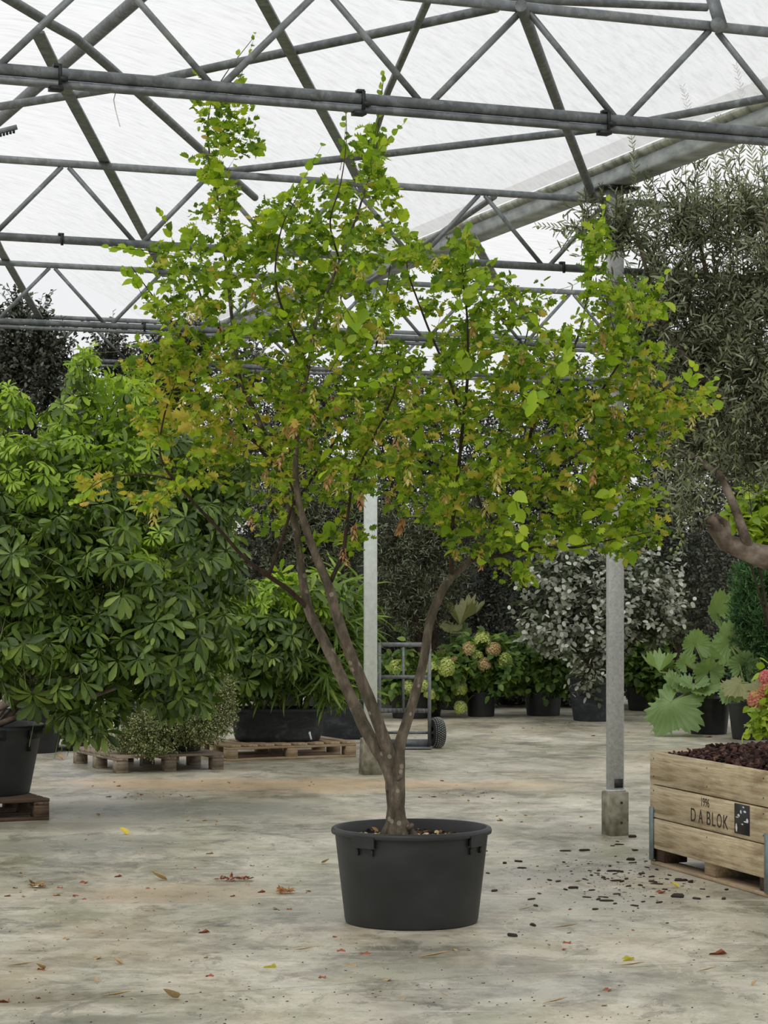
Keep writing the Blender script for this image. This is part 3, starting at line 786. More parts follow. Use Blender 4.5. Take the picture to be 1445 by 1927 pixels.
# (px, py, depth offset, radius)
LIMBS = [
 [(747, 1572, 0, .066), (746, 1552, 0, .052), (745, 1520, 0, .042), (743, 1492, 0, .043), (740, 1466, 0, .040), (722, 1428, .01, .033), (700, 1395, .03, .031), (662, 1318, .08, .028), (625, 1240, .13, .0265), (597, 1180, .17, .025), (580, 1145, .2, .023), (568, 1080, .22, .020), (560, 1010, .22, .018), (545, 955, .24, .016), (520, 880, .27, .014), (500, 820, .3, .013), (480, 775, .32, .011), (455, 725, .3, .010), (443, 655, .28, .009), (432, 560, .25, .008), (424, 480, .22, .007), (415, 400, .2, .006), (398, 320, .2, .005), (390, 250, .18, .004), (398, 190, .18, .003), (432, 128, .15, .0022), (475, 72, .13, .0014)],
 [(745, 1535, .0, .034), (743, 1490, .0, .036), (738, 1440, -.02, .031), (715, 1372, -.06, .029), (690, 1305, -.1, .0275), (660, 1230, -.15, .026), (636, 1165, -.2, .025), (618, 1105, -.24, .023), (592, 1040, -.28, .019), (572, 985, -.3, .017), (560, 930, -.3, .015), (556, 860, -.3, .012), (565, 780, -.3, .0105), (580, 690, -.32, .009), (600, 590, -.35, .0075), (640, 490, -.3, .006), (672, 400, -.25, .005), (700, 310, -.2, .004), (712, 250, -.2, .003), (722, 150, -.15, .0015)],
 [(746, 1540, 0, .034), (749, 1495, 0, .036), (750, 1440, 0, .030), (752, 1400, 0, .027), (768, 1350, .02, .0235), (783, 1300, .05, .0225), (797, 1240, .08, .0215), (808, 1175, .1, .021), (828, 1120, .12, .021), (850, 1085, .14, .019), (885, 1055, .18, .016), (930, 985, .25, .013), (975, 925, .3, .012), (1040, 880, .35, .010), (1110, 845, .4, .008), (1190, 805, .45, .006), (1260, 765, .45, .005), (1310, 735, .45, .003), (1340, 718, .45, .0018)],
 [(885, 1055, .18, .013), (940, 1045, .1, .009), (1010, 1030, 0, .007), (1080, 1030, -.1, .006), (1150, 1015, -.2, .004), (1225, 1000, -.25, .002)],
 [(975, 925, .3, .010), (990, 860, .3, .009), (1005, 790, .3, .008), (1040, 720, .3, .007), (1085, 640, .35, .006), (1105, 560, .35, .005), (1120, 480, .35, .0035), (1137, 400, .35, .0018)],
 [(850, 1085, .14, .012), (848, 1010, 0, .010), (860, 920, -.15, .009), (872, 800, -.25, .008), (880, 690, -.3, .007), (878, 590, -.3, .005), (872, 500, -.3, .0035), (885, 435, -.3, .0018)],
 [(872, 800, -.25, .007), (840, 700, -.3, .006), (800, 600, -.3, .005), (770, 520, -.3, .0035), (765, 455, -.3, .002)],
 [(580, 1145, .2, .014), (545, 1112, .15, .012), (505, 1085, .1, .011), (455, 1045, .0, .009), (400, 985, -.1, .008), (360, 940, -.15, .007), (320, 895, -.2, .006), (300, 850, -.2, .005), (310, 780, -.2, .004), (330, 720, -.2, .002)],
 [(330, 905, -.18, .005), (280, 893, -.2, .004), (225, 895, -.25, .003), (190, 905, -.28, .002), (155, 930, -.3, .0015)],
 [(505, 1085, .1, .009), (520, 1040, .0, .008), (540, 985, -.1, .007), (550, 920, -.15, .005), (500, 850, -.2, .004), (430, 800, -.2, .003)],
 [(622, 1095, -.24, .011), (645, 1040, -.3, .010), (652, 980, -.35, .008), (668, 900, -.4, .006), (700, 830, -.4, .005), (740, 740, -.4, .004), (750, 650, -.4, .002)],
 [(520, 880, .27, .009), (470, 815, .35, .008), (420, 740, .4, .007), (370, 670, .4, .006), (310, 590, .4, .0045), (275, 540, .4, .003), (248, 500, .4, .0015)],
 [(443, 655, .28, .006), (390, 590, .3, .005), (360, 520, .3, .004), (300, 475, .3, .003), (215, 465, .3, .0015)],
 [(580, 690, -.32, .007), (540, 600, -.4, .006), (520, 520, -.4, .005), (530, 430, -.4, .003), (560, 370, -.4, .0018)],
 [(1040, 880, .35, .008), (1100, 780, .1, .006), (1160, 690, .0, .005), (1200, 620, .0, .003), (1215, 560, .0, .0015)],
 [(640, 490, -.3, .005), (620, 420, -.35, .004), (640, 350, -.35, .003), (650, 270, -.3, .0022), (652, 205, -.3, .0014)],
 [(930, 985, .25, .009), (900, 930, .5, .008), (930, 840, .6, .007), (960, 740, .6, .006), (985, 650, .6, .004), (1000, 590, .6, .002)],
 [(545, 955, .24, .008), (600, 880, .5, .007), (660, 780, .6, .006), (700, 680, .6, .005), (720, 580, .5, .003), (735, 500, .5, .002)],
]
mbt = MB(); mbb = MB()
nodes = []; nrad = []
def cr_pts(L, step):
    """Catmull-Rom through the limb"""
    P = [np.array(px2w(x, y, d)) for x, y, d, r in L]; R = [q[3] for q in L]
    P = [2 * P[0] - P[1]] + P + [2 * P[-1] - P[-2]]; R = [R[0]] + R + [R[-1]]
    out = []; rr = []
    for i in range(1, len(P) - 2):
        m = max(2, int(np.linalg.norm(P[i + 1] - P[i]) / step))
        for k in range(m):
            t = k / m
            out.append(.5 * ((2 * P[i]) + (-P[i - 1] + P[i + 1]) * t + (2 * P[i - 1] - 5 * P[i] + 4 * P[i + 1] - P[i + 2]) * t * t + (-P[i - 1] + 3 * P[i] - 3 * P[i + 1] + P[i + 2]) * t ** 3))
            rr.append(R[i] * (1 - t) + R[i + 1] * t)
    out.append(P[-2]); rr.append(R[-2])
    return out, rr
for i, L in enumerate(LIMBS):
    P, R = cr_pts(L, .035)
    big = i < 3
    if not big or True:
        P = [p + np.array(noise.noise_vector(Vector(p) * 4)) * min(.012, .0035 + .3 * (.02 - min(r, .02))) for p, r in zip(P, R)]
    (mbt if big else mbb).tube(P, R, 14 if big else 7, jit=.05 if big else 0)
    for p, r in zip(P, R):
        if p[2] > 1.55: nodes.append(p); nrad.append(r)
trunk = mbt.build('trunk', M['bark'], tree, True, smooth=True)
# root flare and pruned knobs
mb = MB()
for a_, ln in ((200, .09), (250, .08), (300, .09), (350, .12), (40, .07), (120, .08)):
    a = math.radians(a_)
    mb.tube([px2w(747, 1540) + Vector((math.cos(a) * .02, math.sin(a) * .02, 0)), Vector((.062 + math.cos(a) * .055, PY + math.sin(a) * .05, .43)), Vector((.062 + math.cos(a) * ln, PY + math.sin(a) * ln, .372))], [.022, .020, .012], 8)
mb.build('root_flare', M['bark'], trunk, True, smooth=True)
mb = MB()
for x, y, d in ((772, 1557, -.04), (733, 1486, -.02), (751, 1464, -.03)):
    p = px2w(x, y, d); mb.tube([p + Vector((-.012, 0, -.012)), p + Vector((.004, 0, .006)), p + Vector((.012, -.004, .016))], [.009, .013, .008], 10)
mb.build('pruned_knob', M['bark'], trunk, True, smooth=True)

# crown attractors, blobs in photograph pixels: x, y, rx, ry, weight
CROWN = [(420, 215, 55, 45, 14), (455, 262, 35, 35, 7), (395, 285, 25, 40, 7), (415, 360, 42, 50, 12), (440, 440, 90, 50, 26), (330, 485, 70, 28, 12), (560, 420, 80, 60, 24), (690, 290, 32, 55, 12), (690, 390, 62, 60, 22), (590, 360, 40, 25, 5),
 (640, 470, 95, 50, 26), (480, 540, 130, 70, 44), (345, 570, 75, 45, 16), (640, 580, 130, 70, 44), (800, 520, 60, 60, 14), (875, 500, 45, 60, 12), (770, 470, 35, 25, 6), (900, 600, 80, 50, 16), (1120, 480, 30, 75, 12), (1150, 590, 80, 60, 24), (1225, 560, 28, 40, 4), (1000, 640, 90, 60, 18), (940, 545, 35, 30, 4),
 (300, 680, 70, 50, 18), (430, 680, 140, 80, 50), (640, 700, 150, 80, 56), (850, 700, 130, 80, 44), (1060, 720, 130, 80, 46), (1190, 670, 60, 70, 18), (1290, 755, 60, 28, 12), (1230, 800, 60, 35, 12),
 (330, 780, 90, 55, 22), (480, 800, 130, 80, 40), (660, 820, 140, 80, 44), (860, 820, 150, 90, 52), (1060, 840, 140, 80, 48), (1180, 880, 70, 60, 16),
 (390, 880, 90, 50, 14), (600, 900, 110, 50, 18), (780, 920, 110, 60, 26), (960, 940, 130, 70, 34), (1120, 950, 110, 60, 24), (1210, 960, 50, 45, 8), (900, 1020, 80, 35, 10), (1040, 1010, 120, 35, 14), (1170, 1020, 70, 25, 8), (970, 1070, 35, 30, 3), (500, 960, 60, 40, 6), (650, 1000, 60, 35, 3), (850, 985, 50, 40, 5), (280, 920, 80, 30, 7), (180, 915, 45, 22, 4), (1010, 560, 40, 30, 4), (1160, 760, 60, 60, 14), (1155, 870, 55, 60, 15), (1155, 975, 60, 50, 13), (695, 740, 40, 90, 12), (690, 860, 40, 50, 9)]
att = []
tw = sum(b[4] for b in CROWN)
NA = 2300
for (x, y, rx, ry, w) in CROWN:
    for k in range(max(2, int(NA * w / tw))):
        a = random.uniform(0, 2 * PI); r = math.sqrt(random.random())
        xx = x + rx * r * math.cos(a); yy = y + ry * r * math.sin(a)
        # crown depth grows with the width of the crown at that height
        half = .12 + .75 * min(1, max(0, (yy - 150) / 400)) * (1 - .25 * max(0, (yy - 900) / 200))
        ex = abs(xx - 720) / 600
        half *= max(.35, 1 - ex * .75)
        att.append(np.array(px2w(xx, yy, random.uniform(-half, half))))
nodes = np.array(nodes); nrad = list(nrad)
order = sorted(range(len(att)), key=lambda i: np.min(((nodes - att[i]) ** 2).sum(1)))
buf = np.zeros((90000, 3)); cnt = len(nodes); buf[:cnt] = nodes
segA = []; segB = []; segR = []
spots = []     # position, twig direction, order along the twig
for i in order:
    p = att[i]; B = buf[:cnt]
    d = B - p; dist = np.sqrt((d ** 2).sum(1)) + np.maximum(0, d[:, 2]) * .8
    j = int(np.argmin(dist)); q = B[j].copy(); ln = np.linalg.norm(p - q)
    if ln < .03: continue
    m = max(2, int(ln / .035))
    mid = (p + q) / 2 + np.array([random.uniform(-.12, .12) * ln, random.uniform(-.12, .12) * ln, -.08 * ln + random.uniform(0, .12) * ln])
    r0 = min(.0035, .0016 + ln * .004)
    prev = q
    for k in range(1, m + 1):
        t = k / m
        c = (1 - t) ** 2 * q + 2 * t * (1 - t) * mid + t * t * p
        c = c + np.array(noise.noise_vector(Vector(c) * 9)) * .006
        segA.append(prev); segB.append(c); segR.append(r0 * (1 - t * .6))
        if t > .12: spots.append((c, c - prev, t, k))
        buf[cnt] = c; cnt += 1; prev = c
mbb.build('branch', M['bark_dark'], tree, True, smooth=True)
A_ = np.array(segA); B_ = np.array(segB)
v, l, t = sticks(A_, B_, np.array(segR))
mesh_obj('twig', v, l, t, M['bark_dark'], tree)
# leaves, alternate along every twig
SP = np.array([s[0] for s in spots]); SD = nrm(np.array([s[1] for s in spots])); ST = np.array([s[2] for s in spots]); SK = np.array([s[3] for s in spots])
print('TWIG NODES', len(SP))
def leafset(P, Dd, side, size, up=.8, droop=.25, rnd=.7):
    n = len(P)
    h = np.cross(Dd, [0, 0, 1.0]) + RNG.normal(size=(n, 3)) * .25
    h = nrm(h) * side[:, None]
    D = Dd * .45 + h * .9 + RNG.normal(size=(n, 3)) * rnd * .6; D[:, 2] -= droop
    Nn = RNG.normal(size=(n, 3)) * rnd; Nn[:, 2] += up
    return P, D, Nn, size
pcs = {'g': [], 'y': [], 'n': []}
for rep in range(4):
    keep = RNG.random(len(SP)) < (1.0, .9, .7, .5)[rep]
    P = SP[keep] + RNG.normal(size=(keep.sum(), 3)) * .016
    side = np.where((SK[keep] + rep) % 2 == 0, 1.0, -1.0)
    size = .026 + .034 * RNG.random(keep.sum()) ** 1.3
    P, D, Nn, S = leafset(P, SD[keep], side, size)
    px = XC + F * P[:, 0] / P[:, 1]; py = HY - (P[:, 2] - HC) * F / P[:, 1]
    # yellowing is strongest inside and low in the crown and on the left skirt
    yl = .05 + .25 * np.exp(-(((px - 350) / 110) ** 2 + ((py - 760) / 90) ** 2)) * 1.4 + .3 * np.exp(-(((px - 170) / 130) ** 2 + ((py - 920) / 60) ** 2)) * 2 + .16 * np.exp(-(((py - 820) / 150) ** 2)) + .2 * np.exp(-(((px - 1270) / 80) ** 2 + ((py - 770) / 50) ** 2))
    isy = RNG.random(len(P)) < yl
    big = RNG.random(len(P)) < .06
    S = np.where(big, S * 1.5, S)
    for key, msk in (('g', ~isy & ~big), ('y', isy), ('n', big & ~isy)):
        if msk.sum():
            h = RNG.random(msk.sum()) < .6
            idx = np.where(msk)[0]
            for T_, ii in ((HORNY if key == 'n' else HORN, idx[h]), (HORNY if key == 'n' else HORN2, idx[~h])):
                if len(ii): pcs[key].append(batch(T_, P[ii], D[ii], Nn[ii], S[ii]))
# long young shoots with larger leaves standing above the crown
for (x0, y0, x1, y1, d, nl, sz) in [(430, 200, 480, 64, .15, 7, .035), (395, 215, 352, 182, .18, 4, .05), (420, 190, 372, 138, .18, 5, .05), (440, 185, 447, 104, .18, 4, .05), (640, 320, 650, 200, -.3, 8, .045), (700, 300, 722, 142, -.18, 9, .05), (690, 330, 760, 232, -.2, 8, .055),
                     (700, 330, 705, 262, -.25, 6, .07), (540, 390, 605, 275, -.4, 7, .06), (875, 520, 880, 428, -.3, 6, .07), (765, 500, 768, 440, -.3, 5, .075), (900, 560, 915, 500, -.3, 4, .07), (1105, 560, 1125, 420, .35, 9, .062), (1110, 520, 1142, 378, .35, 8, .05), (1200, 600, 1210, 525, .0, 5, .06), (1290, 760, 1345, 715, .45, 7, .06), (1290, 745, 1305, 690, .45, 5, .065), (1230, 770, 1215, 735, .45, 4, .06),
                     (300, 480, 205, 465, .3, 9, .062), (270, 560, 235, 505, .4, 6, .065), (330, 470, 300, 400, .3, 5, .05), (1040, 740, 1070, 640, -.6, 6, .07), (620, 700, 660, 640, -.7, 5, .07), (980, 800, 1020, 720, -.7, 6, .07), (850, 560, 905, 520, -.4, 5, .07), (1150, 640, 1250, 515, .1, 8, .06), (960, 900, 985, 1020, -.7, 6, .07), (960, 1040, 1000, 1100, -.1, 6, .06), (1100, 980, 1250, 930, -.3, 7, .06), (420, 650, 500, 600, -.5, 5, .07), (180, 905, 135, 945, -.28, 7, .055), (640, 560, 690, 640, -.7, 5, .075), (600, 760, 760, 700, -.8, 7, .07), (870, 640, 900, 690, -.8, 5, .075)]:
    a = np.array(px2w(x0, y0, d)); b = np.array(px2w(x1, y1, d + random.uniform(-.05, .05)))
    mid = (a + b) / 2 + RNG.normal(size=3) * .02
    ts = np.linspace(0, 1, nl + 3)
    c = np.array([(1 - q) ** 2 * a + 2 * q * (1 - q) * mid + q * q * b for q in ts])
    v, l, t = sticks(c[:-1], c[1:], np.linspace(.0024, .0010, nl + 2)); mesh_obj('shoot', v, l, t, M['bark_dark'], tree)
    Pn = c[2:]; Dn = nrm(np.diff(c, axis=0))[1:]
    side = np.where(np.arange(len(Pn)) % 2 == 0, 1.0, -1.0)
    S = sz * (1.15 - .5 * np.linspace(0, 1, len(Pn)))
    P, D, Nn, S = leafset(Pn, Dn, side, S, .3, .0, .35)
    D += Dn * .5; Nn[:, 1] -= .7
    dark = y1 < 240 and sz < .055
    pcs['g' if dark or random.random() < .25 else 'n'].append(batch(HORNY, P, D, Nn, S))
for key, nm_, mt in (('g', 'foliage', 'horn'), ('y', 'yellowing_foliage', 'horn_yellow'), ('n', 'young_foliage', 'horn_young')):
    v, l, t = join(pcs[key]); o = mesh_obj(nm_, v, l, t, M[mt], tree)
    print(nm_, len(t))
    if key == 'y': o['label'] = 'yellow and tan leaves'
    if key == 'n': o['label'] = 'bright green larger leaves'
# hanging seed clusters, 92 parts made of two prototypes
def cluster(mat, ln):
    n = 12; k = np.arange(n); a = k * 2.4
    P = np.stack([np.cos(a) * .004, np.sin(a) * .004, -k / n * ln], 1)
    D = np.stack([np.cos(a), np.sin(a), -np.ones(n) * 1.1], 1)
    return batch(KEY, P, D, np.stack([np.cos(a), np.sin(a), np.ones(n) * .8], 1), np.full(n, ln * .42))
protos = []
for mt, ln in (('catkin', .07), ('catkin', .05), ('catkin_pale', .06), ('catkin_pale', .085)):
    v, l, t = cluster(M[mt], ln)
    o = mesh_obj('seed_cluster', v, l, t, M[mt], None, False); protos.append(o)
CAT = [(770, 865, 3, -.8), (313, 1000, 3, -.4), (440, 985, 1, -.5), (655, 970, 0, -.6), (675, 905, 0, -.7), (520, 770, 0, -.75), (540, 775, 1, -.75), (545, 800, 0, -.75), (530, 830, 0, -.7), (600, 810, 1, -.7), (595, 870, 0, -.7), (480, 890, 1, -.5), (755, 1050, 0, -.5), (820, 940, 1, -.7), (660, 1030, 1, -.5), (625, 1045, 1, -.5), (1090, 825, 2, -.7), (938, 870, 3, -.8), (360, 760, 2, -.7), (385, 740, 2, -.7), (690, 610, 2, -.8), (710, 620, 2, -.8), (565, 610, 2, -.8), (640, 520, 2, -.7), (760, 1040, 0, -.45), (848, 1040, 1, -.4), (1105, 740, 2, -.6), (1270, 780, 1, .2), (900, 1075, 1, -.1), (780, 740, 2, -.8), (680, 750, 2, -.8), (720, 810, 0, -.8), (550, 570, 2, -.7), (380, 610, 0, -.3), (485, 535, 1, -.5), (1060, 900, 2, -.6), (1235, 690, 1, 0), (1010, 730, 2, -.7), (880, 600, 0, -.6), (740, 610, 2, -.7)]
for k in range(58):
    b = random.choices(CROWN[10:], weights=[q[4] for q in CROWN[10:]])[0]
    CAT.append((b[0] + random.uniform(-.7, .7) * b[2], b[1] + random.uniform(-.7, .7) * b[3], random.choice((0, 1, 1, 2, 2, 2, 3)), random.uniform(-.75, .3)))
used_p = set()
allp = buf[:cnt]
for x, y, k, d in CAT:
    q = np.array(px2w(x, y, d)); j = int(np.argmin(((allp - q) ** 2 * [1, .12, 1]).sum(1)))
    p = Vector(allp[j]) - Vector((0, 0, .004))
    if k not in used_p: o = protos[k]; used_p.add(k)
    else: o = protos[k].copy(); C.objects.link(o)
    o.parent = tree; o.location = p - Vector(tree.location); o.rotation_euler = (random.uniform(-.4, .4), random.uniform(-.4, .4), random.uniform(0, 6))
    o['label'] = 'tan hanging seed cluster' if k < 2 else 'pale yellow hanging seed cluster'

# ------------------------------------------------------------------ generic shrub foliage
def blob_twigs(blobs, n, L, rng, shell=.62, up=.5, out=.7):
    """blobs: px, py, rx, ry (pixels), Y, ry depth (metres) -> twig starts, directions"""
    w = np.array([b[2] * b[3] * (b[6] if len(b) > 6 else 1) for b in blobs], dtype=float); w /= w.sum()
    ci = rng.choice(len(blobs), size=n, p=w)
    cc = np.array([list(W(b[0], b[1], b[4])) for b in blobs])
    rr = np.array([[b[2] / F * b[4], b[5], b[3] / F * b[4]] for b in blobs])
    d = nrm(rng.normal(size=(n, 3))); r = shell + (1 - shell) * rng.random(n) ** .6
    low = rng.random(n) < .25; r = np.where(low, rng.random(n) ** .33 * shell, r)
    P = cc[ci] + d * r[:, None] * rr[ci]
    D = nrm(d * out + rng.normal(size=(n, 3)) * .45 + np.array([0, 0, up]))
    P[:, 2] = np.maximum(P[:, 2], .12)
    return P, D
def foliage(root, blobs, ntw, L, nl, tmpl, size, mat, seed, up=.5, droop=.2, nup=.7, name='foliage', stems=True, stemmat='bark_dark', spread=.9, shell=.62, out=.7, var=.35, face=0.0):
    rng = np.random.default_rng(seed)
    P, D = blob_twigs(blobs, ntw, L, rng, shell, up, out)
    Ls = L * (.7 + .6 * rng.random(ntw))
    A = P - D * Ls[:, None] * .5
    LP = []; LD = []; LN = []
    h = nrm(np.cross(D, rng.normal(size=D.shape)))
    for k in range(nl):
        t = (k + .5) / nl
        q = A + D * (Ls * (t * 1.0))[:, None]
        sd = h if k % 2 == 0 else -h
        if k % 4 >= 2: sd = np.cross(D, sd)
        dd = D * (.5 + .5 * (t > .85)) + sd * spread + rng.normal(size=D.shape) * .2; dd[:, 2] -= droop
        nn = rng.normal(size=D.shape) * .4 + D * .3; nn[:, 2] += nup; nn[:, 1] -= face
        LP.append(q); LD.append(dd); LN.append(nn)
    LP = np.concatenate(LP); LD = np.concatenate(LD); LN = np.concatenate(LN)
    S = size * (1 - var / 2 + var * rng.random(len(LP)))
    LP[:, 2] = np.maximum(LP[:, 2], .05)
    v, l, t = batch(tmpl, LP, LD, LN, S)
    v[:, 2] = np.maximum(v[:, 2], .01)
    o = mesh_obj(name, v, l, t, M[mat] if isinstance(mat, str) else mat, root)
    if stems:
        E = A + D * Ls[:, None]; A2 = A.copy(); A2[:, 2] = np.maximum(A2[:, 2], .05); E[:, 2] = np.maximum(E[:, 2], .05)
        v, l, t = sticks(A2, E, .0022 + .004 * L)
        mesh_obj('twigs', v, l, t, M[stemmat], root)
    return o
def stems(root, base, blobs, mat, n=5, r=.02, seed=1, name='stem', lean=.1):
    rnd = random.Random(seed); mb = MB()
    base = Vector(base)
    for k in range(n):
        b = blobs[k % len(blobs)]
        c = W(b[0] + rnd.uniform(-.5, .5) * b[2], b[1] - .2 * b[3] + rnd.uniform(-.3, .3) * b[3], b[4] + rnd.uniform(-.4, .4) * b[5])
        s = base + Vector((rnd.uniform(-lean, lean), rnd.uniform(-lean, lean), 0))
        m1 = s.lerp(c, .35) + Vector((rnd.uniform(-.08, .08), rnd.uniform(-.08, .08), .12 * (c - s).length * .6))
        pts = [s, s.lerp(m1, .5) + Vector((0, 0, .03)), m1, m1.lerp(c, .5) + Vector((rnd.uniform(-.05, .05), 0, .04)), c]
        mb.tube(pts, [r, r * .9, r * .7, r * .45, r * .2], 7)
    return mb.build(name, M[mat], root, True, smooth=True)

# ------------------------------------------------------------------ umbrella plants
def umbrella_plant(root, blobs, n, L, seed, tops, nleaf=8, matg='scheff', dro=.35):
    rng = np.random.default_rng(seed)
    P, D = blob_twigs(blobs, n, .2, rng, .7, .75, .8)
    P[:, 2] = np.maximum(P[:, 2], .22)
    axis = nrm(D + rng.normal(size=D.shape) * .38)
    groups = {'g': [], 't': []}
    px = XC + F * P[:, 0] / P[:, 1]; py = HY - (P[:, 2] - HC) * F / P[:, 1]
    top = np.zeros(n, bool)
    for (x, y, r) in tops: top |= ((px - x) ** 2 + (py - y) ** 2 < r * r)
    top &= rng.random(n) < .75
    X = nrm(np.cross(axis, rng.normal(size=axis.shape))); Yv = np.cross(axis, X)
    Ls = L * (.5 + .7 * rng.random(n)); drv = dro * (.2 + 1.8 * rng.random(n))
    for k in range(nleaf):
        a = 2 * PI * (k + .25 * rng.random(n)) / nleaf
        rad = X * np.cos(a)[:, None] + Yv * np.sin(a)[:, None]
        dd = rad + axis * .12; dd[:, 2] -= drv
        nn = axis + rad * .25 + rng.normal(size=axis.shape) * .12
        sz = Ls * (.8 + .4 * rng.random(n))
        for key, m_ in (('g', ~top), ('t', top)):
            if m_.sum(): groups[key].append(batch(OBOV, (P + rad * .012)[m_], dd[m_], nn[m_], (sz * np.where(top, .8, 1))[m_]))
    v, l, t = join(groups['g']); v[:, 2] = np.maximum(v[:, 2], .1); mesh_obj('foliage', v, l, t, M[matg], root)
    if groups['t']:
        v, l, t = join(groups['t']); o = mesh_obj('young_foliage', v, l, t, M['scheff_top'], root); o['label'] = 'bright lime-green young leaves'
    S0 = P - axis * (.16 + .1 * rng.random(n))[:, None] - np.array([0, 0, .03])
    S0[:, 2] = np.maximum(S0[:, 2], .15)
    v, l, t = sticks(S0, P, .0022); mesh_obj('leaf_stalk', v, l, t, M['petiole'], root)
# left big one, in the pot on the small pallet
SL = Vector((-2.69, 15.5, 0))
# ------------------------------------------------------------------ pallets
def pallet(x, y, rz, w, d, label, along='x', mat='pallet', h=.144, nb=6, skids=True):
    """deck boards run along x or y; skids run the other way or along x"""
    root = thing('wooden_pallet', (x, y, 0), label, 'pallet', 'wooden pallets', rz)
    m_ = M[mat]
    rz90 = Matrix.Rotation(PI / 2, 3, 'Z')
    for k in range(nb):
        t = (k + .5) / nb
        o = MB()
        bw = (d if along == 'x' else w) / nb * .82
        if along == 'x': o.bevbox((0, 0, 0), (w, bw, .022), .003)
        else: o.bevbox((0, 0, 0), (d, bw, .022), .003)
        ob = o.build('deck_board', m_, root)
        ob.location = (random.uniform(-.004, .004), -d / 2 + bw / 2 + (d - bw) * k / (nb - 1), h - .011) if along == 'x' else (-w / 2 + bw / 2 + (w - bw) * k / (nb - 1), random.uniform(-.004, .004), h - .011)
        if along == 'y': ob.rotation_euler = (0, 0, PI / 2)
    for i in (-1, 0, 1):
        ob = MB().bevbox((0, 0, 0), (d if along == 'x' else w, .10, .022), .003).build('stringer_board', m_, root)
        if along == 'x': ob.location = (i * (w / 2 - .05), 0, h - .033); ob.rotation_euler = (0, 0, PI / 2)
        else: ob.location = (0, i * (d / 2 - .05), h - .033)
        for j in (-1, 0, 1):
            ob = MB().bevbox((0, 0, 0), (.10 if j or 1 else .14, .10, h - .066 if skids else h - .044), .004).build('block', m_, root)
            ob.location = (i * (w / 2 - .05), j * (d / 2 - .05), (h - .066) / 2 + .022 if skids else (h - .044) / 2)
        if skids:
            ob = MB().bevbox((0, 0, 0), (w, .10, .022), .003).build('skid_board', m_, root); ob.location = (0, i * (d / 2 - .05), .011)
    return root
A25 = math.radians(25)
def loc25(x0, y0, lx, ly):
    return (x0 + lx * math.cos(A25) - ly * math.sin(A25), y0 + lx * math.sin(A25) + ly * math.cos(A25))
x, y = loc25(-2.24, 15.47, -.6, .4)
pallet(x, y, A25, 1.2, .8, 'damp dark wooden pallet under the black tub at the left edge', 'x', 'pallet_dark')
x, y = loc25(-2.22, 19.2, .475, .6)
PLX, PLY = x, y
pallet(x, y, A25, .95, 1.2, 'weathered grey pallet with a tiny-leaved shrub on it, left of the oval tub', 'x', 'pallet_grey', skids=False, nb=8)
x, y = loc25(-1.386, 20.47, .625, .4)
PMX, PMY = x, y
pallet(x, y, A25, 1.25, .8, 'pale brown wooden pallet carrying the oval black tub of bamboo', 'y', 'pallet', nb=8)
# black plastic pallet far left
root = thing('plastic_pallet', (-3.40, 22.1, 0), 'black plastic pallet on the floor behind the tub at the left edge', 'pallet', None, .1)
MB().box((0, 0, .13), (1.1, .9, .03)).build('deck', M['pot_old'], root)
for i in (-1, 0, 1):
    for j in (-1, 0, 1):
        MB().box((i * .45, j * .36, .0575), (.14, .12, .115)).build('foot', M['pot_old'], root)

# ------------------------------------------------------------------ left umbrella plant
S1 = thing('umbrella_plant', (-2.75, 15.85, .144), 'huge umbrella plant with dark finger-like leaves in the black tub at the left edge', 'potted shrub', 'umbrella plants')
pb, _ = pot_body(S1, .32, .42, .475, M['pot'])
for ang in (-70, -20, 100, 190):
    a = math.radians(ang); R2 = Matrix.Rotation(a, 3, 'Z')
    MB().box(R2 @ Vector((.408, 0, .42)), (.02, .16, .07), R2).build('handle', M['pot'], pb)
    MB().box(R2 @ Vector((.385, -.05, .36)), (.03, .008, .12), R2).build('handle_rib', M['pot'], pb)
b1 = [(150, 890, 150, 100, 16.2, .6), (40, 915, 110, 105, 15.8, .5), (270, 890, 140, 110, 16.4, .5), (60, 1060, 150, 140, 15.7, .6), (220, 1060, 170, 150, 15.9, .7), (350, 1040, 100, 110, 16.2, .4), (90, 1220, 130, 110, 15.6, .5), (250, 1210, 150, 110, 15.9, .6), (370, 1180, 80, 90, 16.2, .4), (330, 1290, 90, 60, 16.1, .4), (160, 1330, 70, 60, 15.8, .3), (-60, 1000, 120, 250, 16, .6), (430, 890, 55, 60, 16.6, .25, .6), (390, 960, 70, 70, 16.5, .3, .8), (440, 1080, 40, 60, 16.4, .2, .6),
      (15, 765, 40, 40, 15.8, .25), (165, 705, 50, 55, 16.2, .25), (150, 790, 70, 50, 16.2, .3), (245, 760, 50, 55, 16.4, .3)]
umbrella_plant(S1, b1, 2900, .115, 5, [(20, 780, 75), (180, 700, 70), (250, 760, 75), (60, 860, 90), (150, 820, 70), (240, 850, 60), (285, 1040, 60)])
stems(S1, (-2.75, 15.85, .5), [b1[i] for i in (1, 0, 2, 3, 4, 5, 8, 10)], 'bark_olive', 9, .028, 4)
mb = MB(); mb.tube([W(-10, 1335, 15.6), W(60, 1300, 15.5), W(120, 1312, 15.45), W(170, 1312, 15.5), W(230, 1290, 15.6)], [.03, .026, .02, .017, .012], 8)
mb.build('low_branch', M['bark_olive'], S1, True, smooth=True)
